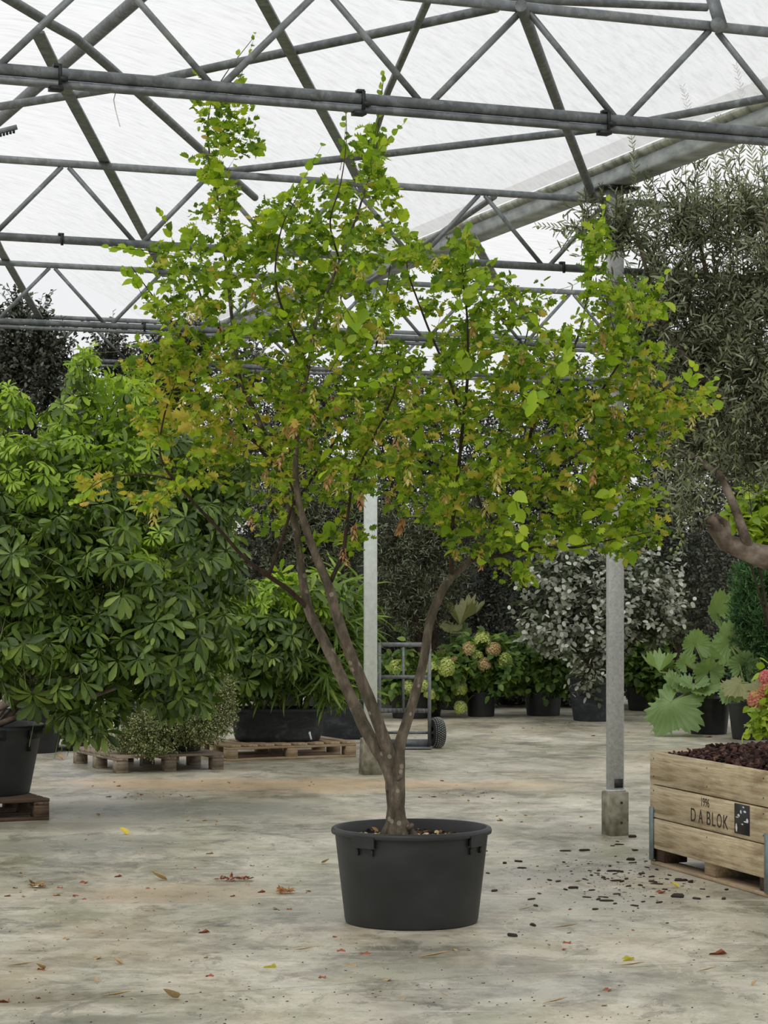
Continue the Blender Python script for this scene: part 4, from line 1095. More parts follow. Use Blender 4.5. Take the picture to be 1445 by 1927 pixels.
# second umbrella plant, paler, behind on the left pallet
x, y = PLX + .12, PLY + .28
S2 = thing('umbrella_plant', (x, y, .144), 'smaller umbrella plant behind, spreading towards the bamboo and the pale post', 'potted shrub', 'umbrella plants')
pot_body(S2, .17, .22, .30, M['pot'])
b2 = [(460, 1160, 100, 75, 20.6, .5), (540, 1130, 90, 60, 20.7, .4), (430, 1240, 80, 70, 20.4, .4), (600, 1120, 60, 50, 20.8, .3), (500, 1220, 80, 50, 20.5, .4)]
umbrella_plant(S2, b2, 560, .14, 6, [(560, 1100, 60), (620, 1110, 50), (480, 1110, 50), (650, 1130, 40)])
stems(S2, (x, y, .4), b2, 'stem_green', 6, .018, 5)
# tiny-leaved mound on the left pallet
x, y = PLX + .30, PLY - .12
S3 = thing('tiny_leaved_shrub', (x, y, .144), 'mounded shrub with tiny variegated leaves spilling over the left pallet', 'potted shrub')
pot_body(S3, .17, .21, .24, M['pot'])
b3 = [(380, 1350, 62, 55, 19.5, .3), (300, 1370, 60, 40, 19.5, .3), (410, 1310, 35, 40, 19.7, .2), (240, 1395, 50, 22, 19.5, .2), (290, 1408, 40, 14, 19.25, .1)]
foliage(S3, b3, 1700, .13, 11, SMALL, .021, 'cover', 8, .3, .3, .6, spread=1.0, stemmat='bark_dark')

# ------------------------------------------------------------------ bamboo in the oval tub
S4 = thing('potted_bamboo', (PMX + .02, PMY, .144), 'leafy bamboo in the long oval black tub on the pale pallet', 'potted shrub', None, .1)
mb = MB()
pr = [(.001, 0), (.80, 0), (.87, .012), (.90, .05), (.97, .26), (1.03, .275), (1.03, .298), (1.0, .305), (.96, .30), (.93, .24)]
o = mb.lathe(pr, (0, 0, 0), 72, .44, .30, sq=3.2).build('pot', M['pot_old'], S4); smooth_angle(o, 50)
MB().lathe([(.93, .25), (.5, .265), (.001, .27)], (0, 0, 0), 40, .44, .30, sq=3.2).build('soil', M['soil'], S4, smooth=True)
mb = MB(); mb.tube([(.30, -.285, .09), (.30, -.325, .085)], .011, 8); mb.tube([(.30, -.32, .09), (.315, -.325, .03)], .008, 6); mb.build('drain_tap', M['steel_lit'], S4)
b4 = [(540, 1240, 110, 65, 21.1, .4), (620, 1200, 70, 70, 21.2, .35), (640, 1140, 40, 50, 21.3, .25), (470, 1270, 50, 45, 21.0, .3), (610, 1270, 80, 35, 21.0, .3)]
S4.rotation_euler = (0, 0, 0)
foliage(S4, b4, 330, .42, 8, STRAP, .26, 'bamboo', 9, .9, .35, .5, spread=.8, stemmat='stem_green', shell=.3, out=.4)
stems(S4, (PMX, PMY, .42), b4, 'stem_green', 14, .008, 8, 'cane', .25)
# black square tub beside it
p = Vector((-.43, 23.5, 0))
tub = thing('square_tub', p, 'plain black square tub on the floor between the oval tub and the pale post', 'tub', None, .1)
o = MB().lathe([(.001, 0), (.20, 0), (.215, .02), (.245, .37), (.265, .375), (.265, .40), (.245, .405), (.235, .35), (.001, .34)], (0, 0, 0), 48, sq=6).build('pot', M['pot_old'], tub); smooth_angle(o, 50)

# ------------------------------------------------------------------ dark evergreens behind
def evergreen(name, label, blobs, mat, ntw, seed, size=.05, L=.3, nl=11, tmpl=SMALL, group='dark evergreens along the back', up=.7, baseY=None, **kw):
    b = blobs[0]; base = W(b[0], b[1], b[4]); base.z = 0
    root = thing(name, base, label, 'shrub', group)
    foliage(root, blobs, int(ntw * 1.7), L, nl, tmpl, size * 1.12, mat, seed, up, .1, .6, **kw)
    stems(root, base + Vector((0, 0, -.0)), blobs, 'bark_dark', 5, .035, seed)
    pb = MB().lathe([(.001, 0), (.24, 0), (.30, .36), (.32, .37), (.32, .40), (.29, .40), (.27, .34), (.001, .34)], (0, 0, 0), 28).build('pot', M['pot'], root)
    smooth_angle(pb, 50)
    return root
evergreen('evergreen_shrub', 'dark evergreen shrub with pointed tips at the far left', [(60, 780, 110, 130, 21.6, .6), (45, 660, 48, 75, 21.6, .3, 1.3), (100, 690, 40, 80, 21.6, .3, 1.3), (30, 590, 14, 50, 21.6, .12, 1.5), (80, 610, 12, 40, 21.6, .12, 1.5), (-20, 680, 60, 90, 21.6, .4), (60, 950, 120, 120, 21.6, .6)], 'yew', 1100, 21, .042)
evergreen('evergreen_shrub', 'dark evergreen shrub showing between the two umbrella plant tops and the tree', [(280, 790, 100, 120, 22.4, .6), (210, 665, 30, 50, 22.4, .25, 1.4), (330, 690, 60, 70, 22.4, .4, 1.2), (365, 635, 45, 30, 22.4, .3), (300, 950, 110, 110, 22.4, .6)], 'yew', 950, 22, .042)
evergreen('evergreen_shrub', 'dark evergreen shrub directly behind the left half of the tree crown', [(520, 820, 130, 130, 28.5, .8), (460, 700, 60, 60, 28.5, .4), (600, 760, 80, 60, 28.5, .4), (520, 970, 130, 110, 28.5, .8)], 'yew', 950, 23)
evergreen('evergreen_shrub', 'dark evergreen shrub behind the middle of the tree crown', [(790, 820, 140, 110, 29.5, .8), (800, 960, 150, 120, 29.5, .8), (700, 760, 50, 50, 29.5, .4)], 'yew', 800, 24)
evergreen('evergreen_shrub', 'dark evergreen shrub behind the right half of the tree crown', [(1040, 850, 150, 140, 29.5, .8), (1050, 730, 80, 60, 29.5, .4), (1040, 1010, 130, 120, 29.5, .8)], 'yew', 1000, 25)
evergreen('evergreen_shrub', 'dark evergreen shrub behind the olive tree near the shaded post', [(1260, 860, 130, 160, 29.0, .8), (1270, 1080, 120, 150, 28.5, .8), (1240, 700, 80, 70, 29, .4)], 'yew', 1200, 26)
evergreen('evergreen_shrub', 'dark evergreen shrub at the right edge behind the cypress', [(1430, 850, 110, 180, 31, .8), (1440, 1060, 100, 170, 31, .8), (1430, 680, 90, 80, 31, .5)], 'yew', 1200, 27)
evergreen('evergreen_shrub', 'low dark evergreen shrub behind the hydrangeas and the tall rhubarb leaf', [(960, 1190, 120, 120, 30.0, .7), (870, 1110, 90, 80, 30.0, .5), (1060, 1220, 100, 90, 29.5, .5), (900, 1290, 110, 42, 29.3, .5), (1070, 1290, 110, 42, 29.3, .5)], 'yew', 850, 28)
evergreen('evergreen_shrub', 'low dark evergreen shrub half hidden behind the pale post', [(700, 1200, 120, 110, 30.5, .7), (600, 1130, 100, 110, 30.5, .6), (790, 1240, 80, 70, 30, .5), (760, 1290, 90, 40, 29.3, .5)], 'yew', 700, 29)
evergreen('evergreen_shrub', 'low dark evergreen shrub behind the cypress pot at the right', [(1310, 1230, 110, 90, 30.0, .7), (1400, 1250, 90, 90, 30.0, .6), (1220, 1240, 60, 80, 29.5, .5), (1240, 1290, 100, 42, 29.6, .5), (1390, 1290, 90, 42, 29.6, .5)], 'yew', 650, 30)
evergreen('evergreen_shrub', 'low dark evergreen shrub behind the big umbrella plant', [(120, 1180, 150, 130, 28.5, .7), (300, 1180, 140, 130, 28.5, .7), (440, 1120, 90, 110, 28.5, .6), (-20, 1100, 100, 150, 28.5, .5)], 'yew', 800, 31)
evergreen('grey_green_shrub', 'grey-green narrow-leaved shrub right of the pale post, behind the tree trunks', [(790, 1060, 110, 90, 27.4, .6), (740, 1010, 60, 60, 27.4, .4), (840, 1000, 70, 60, 27.4, .4), (760, 1140, 90, 60, 27.4, .5), (870, 950, 60, 60, 27.4, .4)], 'greybush', 800, 32, .06, .3, 12, OLIVE, 'grey-green shrubs')
evergreen('grey_green_shrub', 'grey-green narrow-leaved shrub left of the pale post, behind the tree trunks', [(620, 1010, 70, 90, 27.8, .6), (540, 960, 70, 70, 27.8, .5), (660, 930, 60, 60, 27.8, .4), (560, 1060, 70, 50, 27.8, .4)], 'greybush', 700, 33, .06, .3, 12, OLIVE, 'grey-green shrubs')

# ------------------------------------------------------------------ silver bush
p = Vector((2.42, 26.5, 0))
S5 = thing('silver_leaved_bush', p, 'silver-leaved bush in a large black pot, partly hidden by the shaded post', 'potted shrub')
pot_body(S5, .25, .325, .50, M['pot_old'])
b5 = [(1075, 1080, 100, 70, 26.3, .5), (1180, 1100, 100, 90, 26.4, .5), (1040, 1160, 70, 70, 26.1, .4), (1120, 1180, 90, 60, 26.2, .5), (1235, 1150, 60, 60, 26.4, .35), (1090, 1040, 90, 35, 26.3, .4), (1105, 1260, 30, 50, 26.0, .2)]
foliage(S5, b5, 420, .26, 8, ROUNDL, .070, 'silver', 41, .5, .3, .7, spread=.9, face=.3)
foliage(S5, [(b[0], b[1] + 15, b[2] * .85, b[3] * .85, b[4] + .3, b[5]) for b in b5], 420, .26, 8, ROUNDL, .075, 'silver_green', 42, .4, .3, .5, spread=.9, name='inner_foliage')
stems(S5, (2.42, 26.5, .45), b5, 'bark_dark', 7, .02, 6)

# ------------------------------------------------------------------ cypress
p = Vector((4.15, 24.0, 0))
S6 = thing('cypress_shrub', p, 'dense dark green cypress at the right edge behind the rhubarb pots', 'potted shrub')
pot_body(S6, .22, .28, .4, M['pot'])
b6 = [(1440, 1110, 60, 65, 23.8, .4), (1440, 1180, 70, 80, 23.7, .45), (1450, 1260, 70, 60, 23.7, .4), (1470, 1060, 50, 50, 24.0, .4)]
foliage(S6, b6, 2000, .16, 11, SPRAY, .08, 'conifer', 43, .8, -.2, .3, spread=.7, name='foliage')
stems(S6, (4.15, 24.0, .35), b6, 'bark_dark', 4, .03, 6)
# lime-leaved shrub behind the olive bough
p = Vector((3.95, 22.6, 0))
S7 = thing('lime_leaved_shrub', p, 'lime-green leaved shrub at the right edge just above the sawn olive bough', 'potted shrub')
pot_body(S7, .20, .26, .36, M['pot'])
b7 = [(1430, 955, 40, 38, 22.3, .3), (1465, 990, 50, 60, 22.4, .3), (1400, 985, 22, 22, 22.2, .2)]
foliage(S7, b7, 110, .25, 8, OVATE, .12, 'lime_leaf', 44, .6, .2, .8, spread=.9)
stems(S7, (3.95, 22.6, .3), b7, 'bark_dark', 4, .022, 6)

# ------------------------------------------------------------------ olive tree
p = Vector((2.98, 14.5, 0))
OL = thing('olive_tree', p, 'grey-leaved olive tree with green fruit filling the upper right', 'tree')
pot_body(OL, .30, .38, .5, M['pot'])
bo = [(1170, 430, 90, 60, 14.1, .3, .8), (1300, 420, 110, 90, 14.4, .5, .8), (1420, 400, 100, 110, 14.5, .5, .8), (1270, 560, 140, 100, 14.4, .5), (1420, 560, 120, 120, 14.5, .6, 1.1), (1300, 680, 130, 100, 14.5, .5, 1.2), (1430, 720, 120, 130, 14.5, .6, 1.3), (1200, 640, 60, 100, 14.2, .3), (1310, 820, 120, 90, 14.5, .5, 1.1), (1430, 860, 80, 80, 14.6, .4), (1290, 930, 80, 60, 14.3, .3, .6),
      (1120, 420, 80, 30, 14.0, .2, .7), (1540, 600, 130, 300, 14.6, .8, .5)]
foliage(OL, bo, 1800, .26, 15, OLIVE, .064, 'olive', 51, .75, .1, .3, spread=.75, shell=.2, out=.45, stemmat='bark_dark', face=.5)
# slim upright shoots above the crown and drooping fruiting strands below
pc = []; stk = []
SHOOTS = [(1310, 330, 1285, 165), (1370, 330, 1350, 215), (1420, 330, 1385, 125), (1440, 300, 1425, 170), (1200, 400, 1188, 255), (1215, 420, 1225, 300), (1265, 400, 1270, 285), (1330, 330, 1310, 240), (1150, 440, 1130, 350), (1090, 430, 1010, 425), (1110, 450, 1040, 470), (1390, 300, 1400, 210), (1300, 380, 1330, 270), (1100, 520, 1050, 545), (1440, 380, 1470, 250), (1240, 420, 1215, 330), (1350, 400, 1345, 300),
          (1290, 860, 1275, 1010), (1285, 900, 1285, 1040), (1400, 760, 1385, 900), (1240, 860, 1215, 960), (1320, 900, 1300, 980), (1350, 780, 1335, 880), (1250, 620, 1230, 720)]
for (x0, y0, x1, y1) in SHOOTS:
    down = y1 > y0
    a = np.array(W(x0, y0, 14.0)); b = np.array(W(x1, y1, 13.95)); ln = np.linalg.norm(b - a); nn = int(ln / .022)
    ts = np.linspace(0, 1, nn); mid = (a + b) / 2 + RNG.normal(size=3) * .03
    c = np.array([(1 - q) ** 2 * a + 2 * q * (1 - q) * mid + q * q * b for q in ts])
    v, l, t = sticks(c[:-1], c[1:], np.full(nn - 1, .0022)); sh = mesh_obj('shoot', v, l, t, M['petiole'], OL)
    step = 3 if down else 1
    Pn = c[1::step]; Dn = nrm(np.diff(c, axis=0))[::step]; pc = []
    for s in (1, -1):
        h = nrm(np.cross(Dn, [0, -1, 0]) + RNG.normal(size=Dn.shape) * .35) * s
        pc.append(batch(OLIVE, Pn[:len(Dn)], Dn * .8 + h * .7, RNG.normal(size=Dn.shape) * .5 + [0, -1, .3], .055 * (1.1 - .5 * np.linspace(0, 1, len(Dn)))))
    v, l, t = join(pc); mesh_obj('leaves', v, l, t, M['olive'], sh)
mb = MB()
Yb = 14.3
mb.tube([p + Vector((0, 0, .42)), Vector((3.02, 14.5, .8)), Vector((2.92, 14.45, 1.25)), W(1560, 1075, Yb), W(1500, 1068, Yb), W(1445, 1050, Yb), W(1400, 1036, Yb), W(1365, 1020, Yb), W(1345, 995, Yb), W(1334, 972, Yb)], [.13, .11, .10, .09, .082, .075, .062, .055, .046, .040], 14, jit=.05)
mb.tube([W(1412, 1040, Yb), W(1402, 1010, Yb - .05), W(1390, 975, Yb - .05), W(1372, 930, Yb), W(1355, 895, Yb), W(1300, 855, Yb + .1), W(1240, 832, Yb + .15)], [.036, .032, .028, .026, .022, .018, .010], 9, jit=.05)
mb.tube([W(1372, 1018, Yb + .05), W(1366, 985, Yb + .1), W(1340, 968, Yb + .12)], [.026, .024, .02], 8)
mb.tube([Vector((2.92, 14.45, 1.25)), W(1540, 900, Yb + .2), W(1450, 800, Yb + .2), W(1390, 690, Yb + .2), W(1340, 560, Yb + .2), W(1310, 430, Yb + .2)], [.08, .06, .045, .032, .02, .008], 9)
mb.tube([W(1450, 800, Yb + .2), W(1350, 740, Yb + .1), W(1260, 640, Yb), W(1220, 520, Yb), W(1190, 420, Yb)], [.03, .026, .022, .014, .006], 8)
mb.tube([W(1540, 900, Yb + .2), W(1500, 700, Yb), W(1450, 500, Yb), W(1430, 380, Yb)], [.04, .03, .018, .007], 8)
mb.build('trunk', M['bark_olive'], OL, True, smooth=True)
mb = MB(); mb.lathe([(.0001, -.011), (.005, -.010), (.0085, -.004), (.0095, .002), (.0075, .009), (.003, .0125), (.0001, .013)], (0, 0, 0), 8)
ol = mb.build('olive', M['fruit'], OL, smooth=True)
FR = [(1012, 428), (1060, 430), (1065, 445), (1100, 440), (1085, 470), (1230, 590), (1262, 610), (1290, 655), (1235, 700), (1335, 800), (1340, 820), (1345, 845), (1325, 860), (1295, 905), (1338, 905), (1322, 915), (1265, 958), (1245, 980), (1268, 1010), (1280, 1025), (1262, 1035), (1272, 1040), (1285, 1008), (1288, 985), (1320, 958), (1330, 963), (1298, 870), (1345, 935), (1395, 640), (1400, 760), (1380, 790), (1275, 1032), (1180, 465), (1250, 500), (1310, 520)]
for i, (x, y) in enumerate(FR):
    o = ol if i == 0 else ol.copy()
    if i: C.objects.link(o)
    o.location = W(x, y, 13.9 + random.uniform(-.04, .05)) - p; o.rotation_euler = (random.uniform(-.6, .6), random.uniform(-.6, .6), 0)
    o['label'] = 'small green olive'

# ------------------------------------------------------------------ hydrangeas
def head(name, mat, seed):
    rng = np.random.default_rng(seed); n = 90
    k = np.arange(n) + .5; ph = np.arccos(1 - 1.55 * k / n); th = PI * (1 + 5 ** .5) * k
    d = np.stack([np.cos(th) * np.sin(ph), np.sin(th) * np.sin(ph), np.cos(ph) * 1.15], 1)
    P = d * (.068 + rng.random(n)[:, None] * .012)
    out = []
    for q in range(4):
        t1 = nrm(np.cross(d, rng.normal(size=d.shape)) if q == 0 else t1)
        t2 = np.cross(d, t1); t2 = nrm(t2)
        dirs = (t1, t2, -t1, -t2)[q] if q else t1
        out.append(batch(PETAL, P, dirs + d * .35, d, np.full(n, .021)))
    v, l, t = join(out); return mesh_obj(name, v, l, t, M[mat], None, False)
HP = {'floret': head('flower_head', 'floret', 1), 'floret_pink': head('flower_head', 'floret_pink', 2), 'floret_rose': head('flower_head', 'floret_rose', 3), 'floret_coral': head('flower_head', 'floret_coral', 4)}
used_h = set()
HL = {'floret': 'lime green flower head', 'floret_pink': 'fading cream and brown flower head', 'floret_rose': 'rose pink flower head', 'floret_coral': 'coral pink flower head'}
def hydrangea(px, Yc, label, blobs, heads, seed, r=.19, h=.3, ntw=150, lsize=.10, mat='shrub', Yh=None, bush='potted shrub', L=.28):
    base = Vector(((px - XC) / F * Yc, Yc, 0))
    root = thing('potted_hydrangea', base, label, bush, 'hydrangeas in black pots')
    pot_body(root, r * .82, r, h, M['pot'], n=40)
    foliage(root, blobs, ntw, L, 8, OVATE, lsize, mat, seed, .5, .3, .8, spread=.9, stemmat='stem_green', face=.3)
    stems(root, base + Vector((0, 0, h - .08)), blobs, 'stem_green', 6, .010, seed)
    mb = MB()
    for (x, y, rr, k) in heads:
        hp = W(x, y, (Yh or Yc) - .35)
        o = HP[k] if k not in used_h else HP[k].copy()
        if k in used_h: C.objects.link(o)
        used_h.add(k); o.parent = root; o.location = hp - base
        sc_ = rr / F * (Yh or Yc) / .085
        o.scale = (sc_, sc_, sc_ * random.uniform(.9, 1.1)); o.rotation_euler = (random.uniform(-.1, .6), random.uniform(-.4, .4), random.uniform(0, 6))
        o['label'] = HL[k]
        b0 = base + Vector((random.uniform(-.05, .05), random.uniform(-.05, .05), h * .8))
        mb.tube([b0, b0.lerp(hp, .5) + Vector((0, 0, .08)), hp], [.006, .005, .004], 5)
    if heads: mb.build('flower_stalk', M['stem_green'], root, True)
    return root
f, fp, fr, fc = 'floret', 'floret_pink', 'floret_rose', 'floret_coral'
hydrangea(773, 27.0, 'hydrangea with lime flower heads behind the bars of the hand truck', [(760, 1265, 55, 40, 26.9, .3), (810, 1280, 45, 45, 26.9, .3), (740, 1290, 35, 30, 26.9, .3)], [(748, 1260, 17, f), (813, 1258, 17, f), (768, 1293, 14, f), (797, 1290, 15, f), (808, 1307, 12, f), (840, 1258, 17, f)], 61, .26, .32, 150, .095)
hydrangea(905, 27.3, 'hydrangea with lime and brownish flower heads right of the hand truck wheel', [(900, 1245, 60, 45, 27.2, .3), (870, 1270, 40, 45, 27.1, .3), (945, 1270, 40, 35, 27.1, .3), (915, 1220, 45, 25, 27.2, .25)], [(862, 1279, 16, f), (864, 1296, 15, f), (867, 1333, 13, f), (908, 1206, 17, f), (883, 1223, 14, fp), (928, 1223, 15, fp), (912, 1252, 14, fp), (951, 1244, 14, f), (856, 1247, 11, fp), (898, 1235, 12, f)], 62, .19, .30, 230, .095)
hydrangea(1022, 27.5, 'dark-leaved hydrangea with two small heads, left of the silver bush', [(1020, 1250, 55, 40, 27.4, .3), (975, 1245, 45, 35, 27.4, .3), (1040, 1280, 40, 25, 27.3, .25), (960, 1280, 30, 20, 27.2, .2)], [(1053, 1214, 11, f), (1031, 1225, 10, fp), (1087, 1243, 9, f)], 63, .24, .34, 260, .10)
hydrangea(1210, 28.6, 'leafy green hydrangea without flowers, right of the shaded post', [(1210, 1250, 50, 45, 28.4, .3), (1240, 1280, 30, 30, 28.3, .25), (1190, 1230, 30, 30, 28.4, .2)], [], 64, .22, .30, 190, .11)
hydrangea(1515, 18.4, 'pink hydrangea reaching in from the right edge above the crate', [(1500, 1310, 60, 45, 18.2, .25), (1450, 1340, 35, 22, 18.0, .2), (1440, 1365, 25, 15, 18.0, .1)], [(1442, 1276, 15, fr), (1424, 1318, 19, fc), (1442, 1300, 16, fc), (1480, 1290, 18, fr), (1470, 1325, 18, fc)], 65, .2, .3, 90, .09, 'lime_leaf')

# ------------------------------------------------------------------ giant rhubarb (gunnera)
def gunnera_leaf_mesh(name, mat, seed, cup, lobes=5):
    rnd = random.Random(seed); nth = 84; nr = 7; v = []; l = []; t = []
    ph = rnd.uniform(0, .4)
    for j in range(nr + 1):
        for i in range(nth + 1):
            u = i / nth; th = -2.75 + 5.5 * u
            lob = abs(math.cos(lobes * th / 2 + ph))
            R = .5 * (.74 + .26 * lob ** .6) * (1 + .28 * noise.noise(Vector((th * 1.1, seed * 3.7, 0)))) * (1 + .07 * math.sin(th * 23) + .05 * math.sin(th * 41 + 1)) * (1 - .12 * abs(th) / 2.75)
            q = (j / nr)
            r = R * q
            z = cup * r + .09 * noise.noise(Vector((r * math.sin(th) * 4.5, r * math.cos(th) * 4.5, seed))) + .02 * math.cos(lobes * th + 2 * ph) * q + .03 * math.sin(th * 23 + 1) * q ** 2
            v.append((r * math.sin(th), r * math.cos(th), z))
    for j in range(nr):
        for i in range(nth):
            a = j * (nth + 1) + i; b = a + nth + 1
            l += [a, a + 1, b + 1, b]; t.append(4)
    return mesh_obj(name, v, l, t, M[mat], None, False, smooth=True).data
class _: pass
def gunnera_leaf(root, mat, pos, size, D, Nn, cup, seed, stalk_from=None, lab=None):
    me = gunnera_leaf_mesh('leaf', mat, seed, cup)
    tmp = [o for o in C.objects if o.data is me][0]
    D = Vector(D).normalized(); Z = (Vector(Nn) - D * Vector(Nn).dot(D)).normalized(); X = D.cross(Z)
    R = Matrix((X, D, Z)).transposed()
    tmp.parent = root; tmp.matrix_local = Matrix.Translation(Vector(pos) - Vector(root.location)) @ R.to_4x4() @ Matrix.Scale(size, 4)
    if lab: tmp['label'] = lab
    # ribs underneath
    if stalk_from is not None:
        a = Vector(stalk_from); b = Vector(pos); m_ = a.lerp(b, .6) + Vector((0, 0, .10))
        MB().tube([a, a.lerp(m_, .5), m_, b], [.016, .014, .012, .010], 7).build('leaf_stalk', M['petiole'], root, True, smooth=True)
def gunnera(px, Yc, label, r, h, leaves, seed):
    base = Vector(((px - XC) / F * Yc, Yc, 0))
    root = thing('potted_gunnera', base, label, 'potted plant', 'giant rhubarb plants')
    pot_body(root, r * .8, r, h, M['pot'], n=48)
    for i, (x, y, s, dy, D, Nn, cup, mt, lab) in enumerate(leaves):
        Yl = Yc + dy; pos = W(x, y, Yl)
        a = base + Vector((random.uniform(-.06, .06), random.uniform(-.06, .06), h - .06))
        gunnera_leaf(root, mt, pos, s / F * Yl * 2, D, Nn, cup, seed * 20 + i, a, lab)
    return root
g, gd = 'gunnera', 'gunnera_dry'
gunnera(1333, 24.2, 'giant rhubarb with a long scorched leaf drooping towards the shaded post', .24, .38, [
    (1262, 1322, 64, -.5, (-.55, -.25, -.8), (-.5, -.8, .4), -.5, g, 'large leaf drooping with scorched edge'),
    (1308, 1212, 32, 0, (.0, -.1, 1), (.1, -1, .1), .5, g, None),
    (1240, 1264, 38, .1, (.1, 1, 0), (0, -.12, 1), .95, g, None),
    (1300, 1290, 38, -.3, (-.5, -.6, -.2), (-.2, -.6, .8), .3, g, None), (1335, 1262, 36, -.1, (.1, -.3, .6), (0, -.9, .6), .6, g, None),
    (1270, 1292, 34, -.2, (-.8, -.3, .2), (-.2, -.7, .8), .4, g, None), (1325, 1300, 34, -.4, (.3, -.8, -.3), (0, -.6, .8), .2, g, None), (1355, 1240, 36, .1, (.5, .2, .6), (-.2, -.9, .5), .7, g, None), (1290, 1250, 24, .2, (-.3, .2, .8), (0, -.8, .5), .6, g, None),
    (1300, 1350, 20, -.4, (-.5, -.6, -.7), (-.3, -.7, .3), -.4, gd, 'small withered tan leaf')], 1)
gunnera(1418, 23.4, 'giant rhubarb with a pale scorched leaf, pot cut by the right edge', .27, .38, [
    (1392, 1285, 40, -.4, (-.6, -.5, -.3), (-.2, -.7, .7), -.3, gd, 'pale scorched leaf'), (1372, 1210, 38, .2, (-.2, 0, .9), (.1, -1, .2), .6, g, None), (1350, 1155, 40, .9, (-.3, 0, .8), (.3, -.9, .3), .8, g, None),
    (1420, 1300, 40, -.3, (.3, -.7, -.1), (0, -.6, .8), .3, gd, None), (1400, 1250, 34, .1, (.1, -.2, .7), (0, -.9, .5), .6, g, None), (1376, 1300, 30, -.3, (-.6, -.5, -.6), (-.4, -.6, .5), -.2, g, None)], 2)
gunnera(855, 28.8, 'giant rhubarb with one tall upright scorched leaf, between the right trunk and the dark shrubs', .24, .34, [
    (866, 1178, 44, 0, (.2, 1, 0), (.08, -.12, 1), 1.2, gd, 'tall upright leaf with a scorched rim'), (848, 1190, 30, -.1, (-.9, -.1, .2), (0, -.4, 1), .4, gd, None), (872, 1200, 26, 0, (.7, -.3, .2), (0, -.7, .6), .5, g, None),
    (762, 1198, 30, 0, (-.3, 1, 0), (0, -.2, 1), .8, g, None), (835, 1235, 26, -.3, (.2, -.4, .3), (0, -.8, .6), .3, gd, None)], 3)

# ------------------------------------------------------------------ hand truck
CX, CY = (761 - XC) / F * 22.1, 22.1
cart = thing('hand_truck', (CX, CY, 0), 'grey steel hand truck with a knobbly black tyre standing behind the tree', 'hand truck')
S = 22.1 / F
hz = lambda y: HC - (y - HY) * S
xl, xr = (714 - 761) * S, (808 - 761) * S
for x in (xl, xr):
    MB().box((x, 0, (.02 + hz(1209)) / 2), (.034, .03, hz(1209) - .02)).build('side_rail', M['cart'], cart)
MB().box((0, 0, hz(1213)), (xr - xl, .025, .042)).build('top_bar', M['cart'], cart)
MB().box((0, 0, hz(1274)), (xr - xl, .025, .034)).build('cross_bar', M['cart'], cart)
MB().tube([(0 - .01, 0, hz(1216)), (-.01, 0, hz(1338))], .011, 8).build('centre_bar', M['cart'], cart)
pts = [(xl + (xr - xl) * t, .09 * math.sin(PI * t), hz(1338)) for t in [i / 12 for i in range(13)]]
mb = MB(); 
for a, b in zip(pts, pts[1:]): mb.prism([(-.003, -.022), (.003, -.022), (.003, .022), (-.003, .022)], a, b)
mb.build('curved_strap', M['cart'], cart)
MB().tube([(xl - .11, .03, .145), (xr + .11, .03, .145)], .013, 8).build('axle', M['steel_mid'], cart)
MB().box((0, -.11, .012), (xr - xl + .03, .22, .01)).build('toe_plate', M['cart'], cart)
MB().box((0, .0, .05), (xr - xl, .012, .07)).build('toe_upright', M['cart'], cart)
for s, x in ((-1, xl - .075), (1, xr + .075)):
    w = MB(); wid = .052; R_ = .145
    prof = [(.062, -wid), (.085, -wid * 1.02), (.118, -wid * 1.05), (.138, -wid * .75), (R_, -wid * .25), (R_, wid * .25), (.138, wid * .75), (.118, wid * 1.05), (.085, wid * 1.02), (.062, wid)]
    w.lathe(prof, (0, 0, 0), 48, axis='x'); ty = w.build('wheel', M['rubber'], cart); smooth_angle(ty, 60)
    ty.location = (x, .03, R_); ty.rotation_euler = (0, 0, math.radians(16))
    w = MB()
    for k in range(40):
        a = 2 * PI * k / 40
        for j, (xx, rr) in enumerate(((-.034, .128), (-.021, .140), (-.007, .1455), (.007, .1455), (.021, .140), (.034, .128))):
            aa = a + (j % 2) * PI / 40
            R2 = Matrix.Rotation(-aa, 3, 'X')
            w.box(R2 @ Vector((xx * 1.25, 0, rr + .002)), (.011, .011, .008), R2 @ Matrix.Rotation(.78, 3, 'Z'))
    w.build('tread', M['tread'], ty)
    MB().lathe([(.001, -.03), (.03, -.03), (.04, -.015), (.062, -.02), (.062, .02), (.04, .015), (.03, .045), (.001, .045)], (0, 0, 0), 24, axis='x').build('hub', M['cart'], ty, smooth=True)

# ------------------------------------------------------------------ wooden crate
CL, CW_, CH = 1.49, 1.15, .640
K0 = Vector((1.503, 13.06, 0)); dK = Vector((.294, -.956, 0)).normalized()
crate = thing('wooden_crate', K0, 'old pale wooden crate of bark mulch with stencilled lettering at the lower right', 'crate', None, math.atan2(dK.y, dK.x))
